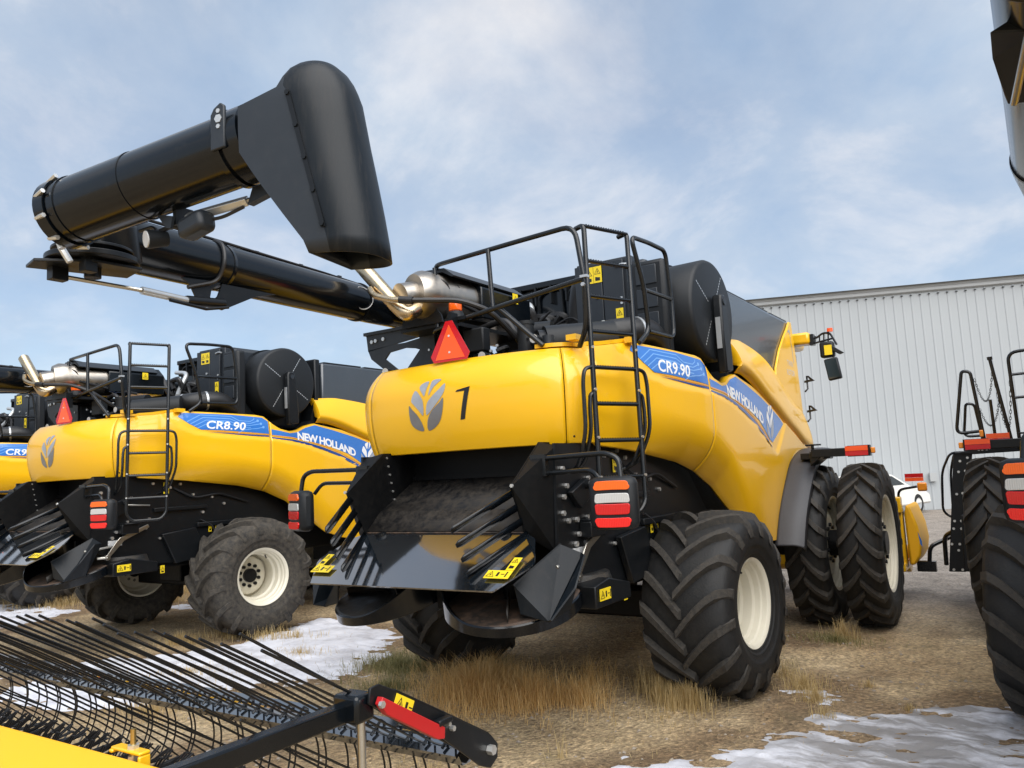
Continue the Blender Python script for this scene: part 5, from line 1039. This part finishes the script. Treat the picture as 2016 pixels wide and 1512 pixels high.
b = B().add([Vector((x, y, z)) for x, y, z in [(-.62, -1.70, 1.0), (.62, -1.70, 1.0), (.52, -1.12, 1.335), (-.52, -1.12, 1.335)]], [(0, 1, 2, 3)]); b.build('rear_window', M['glass'], car)
for x in (-.76, .76):
    for y in (-1.45, 1.42):
        t = B().revolve([(-.1, .2), (-.1, .30), (-.07, .33), (.07, .33), (.1, .30), (.1, .2)], (x, y, .33), (1, 0, 0), 28).build('wheel', M['rubber'], car); B().revolve([(.06 if x > 0 else -.06, 0), (.08 if x > 0 else -.08, .12), (.095 if x > 0 else -.095, .2)], (x, y, .33), (1, 0, 0), 28).build('rim', M['alu'], t)
for x in (-.62, .62): B().box((x - .16, -2.36, .62), (x + .16, -2.30, .8)).build('rear_light', M['l_red'], car, bevel=.02)

# ------------------------------------------------------------------ pickup header lying in the foreground
ph = empty('crop_pickup', (0, -5, 0)); tag(ph, 'yellow and black crop pickup with long guard rods in the foreground corner', 'pickup header')
O = Vector((0, 5, 0))
def PB(b, n, m, par=None, **k):
    b.v = [(x, y + 5, z) for x, y, z in b.v]; return b.build(n, m, par or ph, **k)
xr, xl = 1.66, -2.95
b = B().tube([(xl, -4.10, .775), (xr, -4.10, .775)], .058, 6); b.box((xl, -4.185, .80), (xr, -4.035, .815), Matrix.Rotation(R(28), 3, 'X')); gp = PB(b, 'guard_pipe', M['deckpaint'])
b = B(); x = xl + .1
while x < xr:
    b.tube([(x, -4.17, .80), (x, -4.10, .85), (x, -4.03, .80)], .008, 6); x += .108
PB(b, 'rod_clip', M['rail'], gp)
nrod = 0; rr = random.Random(2)
rodmesh = None; rods = []
for i in range(43):
    x = xr - .03 - i * .108 - (.012 if i % 2 else 0)
    if i == 0:
        q = B().tube([(0, -.02, -.01), (0, -.55, .335), (0, -1.10, .67)], [.0054, .0057, .0060], 8); rods.append(q.build('guard_rod', M['rail'], ph)); o = rods[0]
    else: o = rods[0].copy(); COL.objects.link(o)
    o.location = Vector((x, -4.10, .80)) + O; o.rotation_euler = (R(rr.uniform(-1.2, 1.2)), 0, R(rr.uniform(-.8, .8)))
for i in range(24):
    x = xr - .06 - i * .216
    if i == 0: q = B().tube(arcpath([(0, -1.12, .50), (0, -.25, -.08), (0, .02, -.32)], .1), .0048, 7); o = q.build('lower_rod', M['rail'], ph); lr = o
    else: o = lr.copy(); COL.objects.link(o)
    o.location = Vector((x, -4.12, .74)) + O; o.rotation_euler = (R(rr.uniform(-2, 2)), 0, R(rr.uniform(-1.5, 1.5)))
for i in range(40):
    x = xr - .10 - (i // 2) * .22 - (i % 2) * .05
    if i == 0: q = B().tube(arcpath([(0, .03, .02), (0, .12, -.20), (0, .04, -.42), (0, -.20, -.58)], .22, 8), .0052, 7); o = q.build('spring_finger', M['rail'], ph); sf = o
    else: o = sf.copy(); COL.objects.link(o)
    o.location = Vector((x, -4.12, .79)) + O; o.rotation_euler = (R(rr.uniform(-4, 4)), 0, R(rr.uniform(-6, 6)))
# lift arm with its drop link, lock and cylinder
b = B().box((1.60, -5.75, 1.10), (1.66, -4.80, 1.17)); arm = PB(b, 'lift_arm', M['black'], bevel=.008)
b = B().box((1.59, -4.84, 1.10), (1.718, -4.74, 1.205)); PB(b, 'arm_head', M['black'], arm, bevel=.014)
b = B().prism([(-4.79, 1.17), (-4.78, 1.225), (-4.73, 1.23), (-4.64, 1.185), (-4.35, 1.025), (-4.01, .835), (-3.955, .78), (-3.96, .72), (-4.02, .69), (-4.10, .725), (-4.35, .915), (-4.74, 1.14)], .012, (1.722, 0, 0), ((0, 1, 0), (0, 0, 1))); b.prism([(-4.64, 1.189), (-4.35, 1.03), (-4.02, .845), (-4.02, .837), (-4.35, 1.02), (-4.64, 1.18)], .035, (1.70, 0, 0), ((0, 1, 0), (0, 0, 1)))
dl = PB(b, 'drop_link', M['satin'], bevel=.003)
b = B().box((1.735, -4.66, .0), (1.765, -4.22, .07)); b = B().prism([(-4.765, 1.165), (-4.75, 1.19), (-4.38, .975), (-4.385, .93), (-4.43, .94), (-4.73, 1.12)], .03, (1.74, 0, 0), ((0, 1, 0), (0, 0, 1))); PB(b, 'safety_lock', M['red'], dl, bevel=.003)
b = B(); b.bolt((1.765, -4.76, 1.165), (1, 0, 0), .014, .015); b.bolt((1.735, -4.30, .945), (1, 0, 0), .012, .02); b.bolt((1.735, -4.03, .775), (1, 0, 0), .022, .03); b.bolt((1.735, -4.34, .975), (1, 0, 0), .010, .03); PB(b, 'link_bolts', M['bolt'], dl)
b = B().box((1.735, -4.42, .985), (1.775, -4.33, 1.01)); PB(b, 'lock_clip', M['satin'], dl, bevel=.006)
sk = sticker(dl, (1.736, -4.665 + 5, 1.118), (0, 1, -.55), (0, .55, 1), .115, .062)
b = B().tube([(1.69, -4.79, 1.11), (1.70, -4.80, .86)], .016, 14); b2 = PB(b, 'cylinder_rod', M['steel'], arm); b = B().tube([(1.70, -4.80, .88), (1.71, -4.83, .45)], .030, 16); b.tube([(1.70, -4.80, .865), (1.70, -4.80, .89)], .034, 16); b.tube([(1.73, -4.8, .72), (1.77, -4.79, .72)], .014, 8); PB(b, 'lift_cylinder', M['satin'], arm)
b = B().prism([(-5.25, .62), (-4.98, .80), (-4.80, .78), (-4.62, .60), (-4.60, .2), (-5.3, .2)], .03, (1.60, 0, 0), ((0, 1, 0), (0, 0, 1))); PB(b, 'end_plate', M['satin'])
b = B().prism([(-4.74, 1.10), (-4.5, 1.15), (-4.0, .82), (-4.05, .70), (-4.6, 1.0)], .015, (xl + .02, 0, 0), ((0, 1, 0), (0, 0, 1))); b.box((xl - .05, -5.6, 1.06), (xl + .02, -4.68, 1.15)); b.box((xl + .02, -4.82, .35), (xl + .3, -4.70, 1.0)); b.cyl((xl + .04, -4.7, 1.02), (xl + .04, -4.7, 1.2), .03, 10); PB(b, 'far_arm', M['satin'], bevel=.006)
# yellow frame beam and shield at the back
b = B().prism([(-5.23, .985), (-5.20, .955), (-5.22, .72), (-5.52, .70), (-5.60, .80), (-5.58, .93)], 4.3, (xl, 0, 0), ((0, 1, 0), (0, 0, 1))); PB(b, 'frame_beam', M['beam'], bevel=.012)
b = B().box((.70, -5.20, .985), (.90, -5.15, 1.0)); b.box((.885, -5.20, .91), (.90, -5.15, .985)); b.box((.695, -5.205, .975), (.72, -5.145, .99)); hk = PB(b, 'hook_bracket', M['yellow'], bevel=.006)
b = B().cyl((.82, -5.175, .94), (.82, -5.175, 1.075), .011, 10); PB(b, 'threaded_pin', M['brass'], hk); PB(B().cyl((.82, -5.175, 1.0), (.82, -5.175, 1.015), .024, 6), 'pin_nut', M['bolt'], hk); PB(B().cyl((.82, -5.175, .955), (.82, -5.175, .972), .022, 6), 'pin_nut', M['bolt'], hk)
PB(B().tube([(.2, -5.56, .86), (.22, -5.62, .86)], .09, 24), 'round_badge', M['darkblue'])
# belts with rubber tines
rows = []; cz, cy, rb = .66, -5.0, .15
prof = [(cy + rb * math.cos(a), cz + rb * math.sin(a)) for a in [R(-100 + 190 * i / 20) for i in range(21)]] + [(-5.2, .80)]
b = B().grid([[(x, p[0], p[1]) for p in prof] for x in (xl + .1, 1.42)]); bt = PB(b, 'pickup_belt', M['beltrubber'], solid=.01)
tn = []
x = 1.38; n = 0; tb = None; rr = random.Random(9); rest = B()
while x > xl + .15:
    for k in range(5):
        a = R(105 - 38 * k + (14 if n % 2 else 0)); nrm = Vector((0, math.cos(a), math.sin(a))); tg = Vector((0, -math.sin(a), math.cos(a))); p = Vector((x, cy, cz)) + nrm * rb
        lean = rr.uniform(.3, .8); sx_ = rr.uniform(-.03, .07); pts = [p, p + nrm * .025, p + nrm * .05 + Vector((sx_ * .6 + .02, 0, 0)) - tg * .015 * lean, p + nrm * .095 + Vector((sx_ + .06, 0, .01)) - tg * .05 * lean]
        for w in (0, .016):
            pp = [q + Vector((w, 0, 0)) for q in pts]
            if len(tn) < 100:
                bb = B().tube(pp, .0042, 5); bb.v = [(u, v + 5, z) for u, v, z in bb.v]; tn.append(bb.build('belt_tine', M['hose'], bt, recalc=False))
            else: rest.tube(pp, .0042, 5)
    x -= .048; n += 1
tag(PB(rest, 'belt_tines', M['hose'], bt, recalc=False), kind='stuff')

# ------------------------------------------------------------------ daylight
w = bpy.data.worlds.new('World'); scene.world = w; w.use_nodes = True; nt = w.node_tree; bg = nt.nodes['Background']
SUN_EL, SUN_AZ = R(50), R(127)   # azimuth measured clockwise from +y
sky = N(nt, 'ShaderNodeTexSky'); sky.sky_type = 'NISHITA'; sky.sun_disc = False; sky.sun_elevation = SUN_EL; sky.sun_rotation = SUN_AZ; sky.air_density = 1.0; sky.dust_density = .6; sky.ozone_density = 1.2
tc = N(nt, 'ShaderNodeTexCoord'); sx = N(nt, 'ShaderNodeSeparateXYZ'); nt.links.new(tc.outputs['Generated'], sx.inputs[0])
zz = N(nt, 'ShaderNodeMath', operation='ADD'); zz.inputs[1].default_value = .42; nt.links.new(sx.outputs['Z'], zz.inputs[0])
def div(s):
    d = N(nt, 'ShaderNodeMath', operation='DIVIDE'); nt.links.new(sx.outputs[s], d.inputs[0]); nt.links.new(zz.outputs[0], d.inputs[1]); return d.outputs[0]
cb = N(nt, 'ShaderNodeCombineXYZ'); nt.links.new(div('X'), cb.inputs[0]); nt.links.new(div('Y'), cb.inputs[1])
tc = None
def wn_(scale, det, rough, off, dist=.6):
    mp = N(nt, 'ShaderNodeMapping'); mp.inputs['Location'].default_value = off; nt.links.new(cb.outputs[0], mp.inputs['Vector'])
    n = N(nt, 'ShaderNodeTexNoise', Scale=scale, Detail=det, Roughness=rough, Distortion=dist); nt.links.new(mp.outputs['Vector'], n.inputs['Vector']); return n.outputs['Fac']
cover = ramp(nt, wn_(1.5, 12., .58, (3.1, 1.4, 0), .25), [(.34, (.48, .48, .48)), (.50, (.76, .76, .76)), (.62, (.97, .97, .97))])
shade = ramp(nt, wn_(2.6, 12., .60, (7.3, 2.2, 0), .3), [(.34, (3.0, 3.85, 5.05)), (.50, (3.75, 4.4, 5.3)), (.60, (5.0, 5.3, 5.8)), (.72, (6.2, 6.15, 6.2))])
mx = N(nt, 'ShaderNodeMix', data_type='RGBA'); nt.links.new(cover, mx.inputs[0]); nt.links.new(sky.outputs['Color'], mx.inputs[6]); nt.links.new(shade, mx.inputs[7])
nt.links.new(mx.outputs[2], bg.inputs['Color']); bg.inputs['Strength'].default_value = .10
sl = bpy.data.lights.new('sun', 'SUN'); sl.energy = 3.6; sl.angle = R(80); sl.color = (1, .965, .92); so = bpy.data.objects.new('sun', sl); COL.objects.link(so)
sd = Vector((math.sin(SUN_AZ) * math.cos(SUN_EL), math.cos(SUN_AZ) * math.cos(SUN_EL), math.sin(SUN_EL))); so.rotation_euler = sd.to_track_quat('Z', 'Y').to_euler(); so.location = (0, 0, 30)
scene.view_settings.view_transform = 'Standard'; scene.view_settings.look = 'None'; scene.view_settings.exposure = 0.62; scene.view_settings.gamma = 1
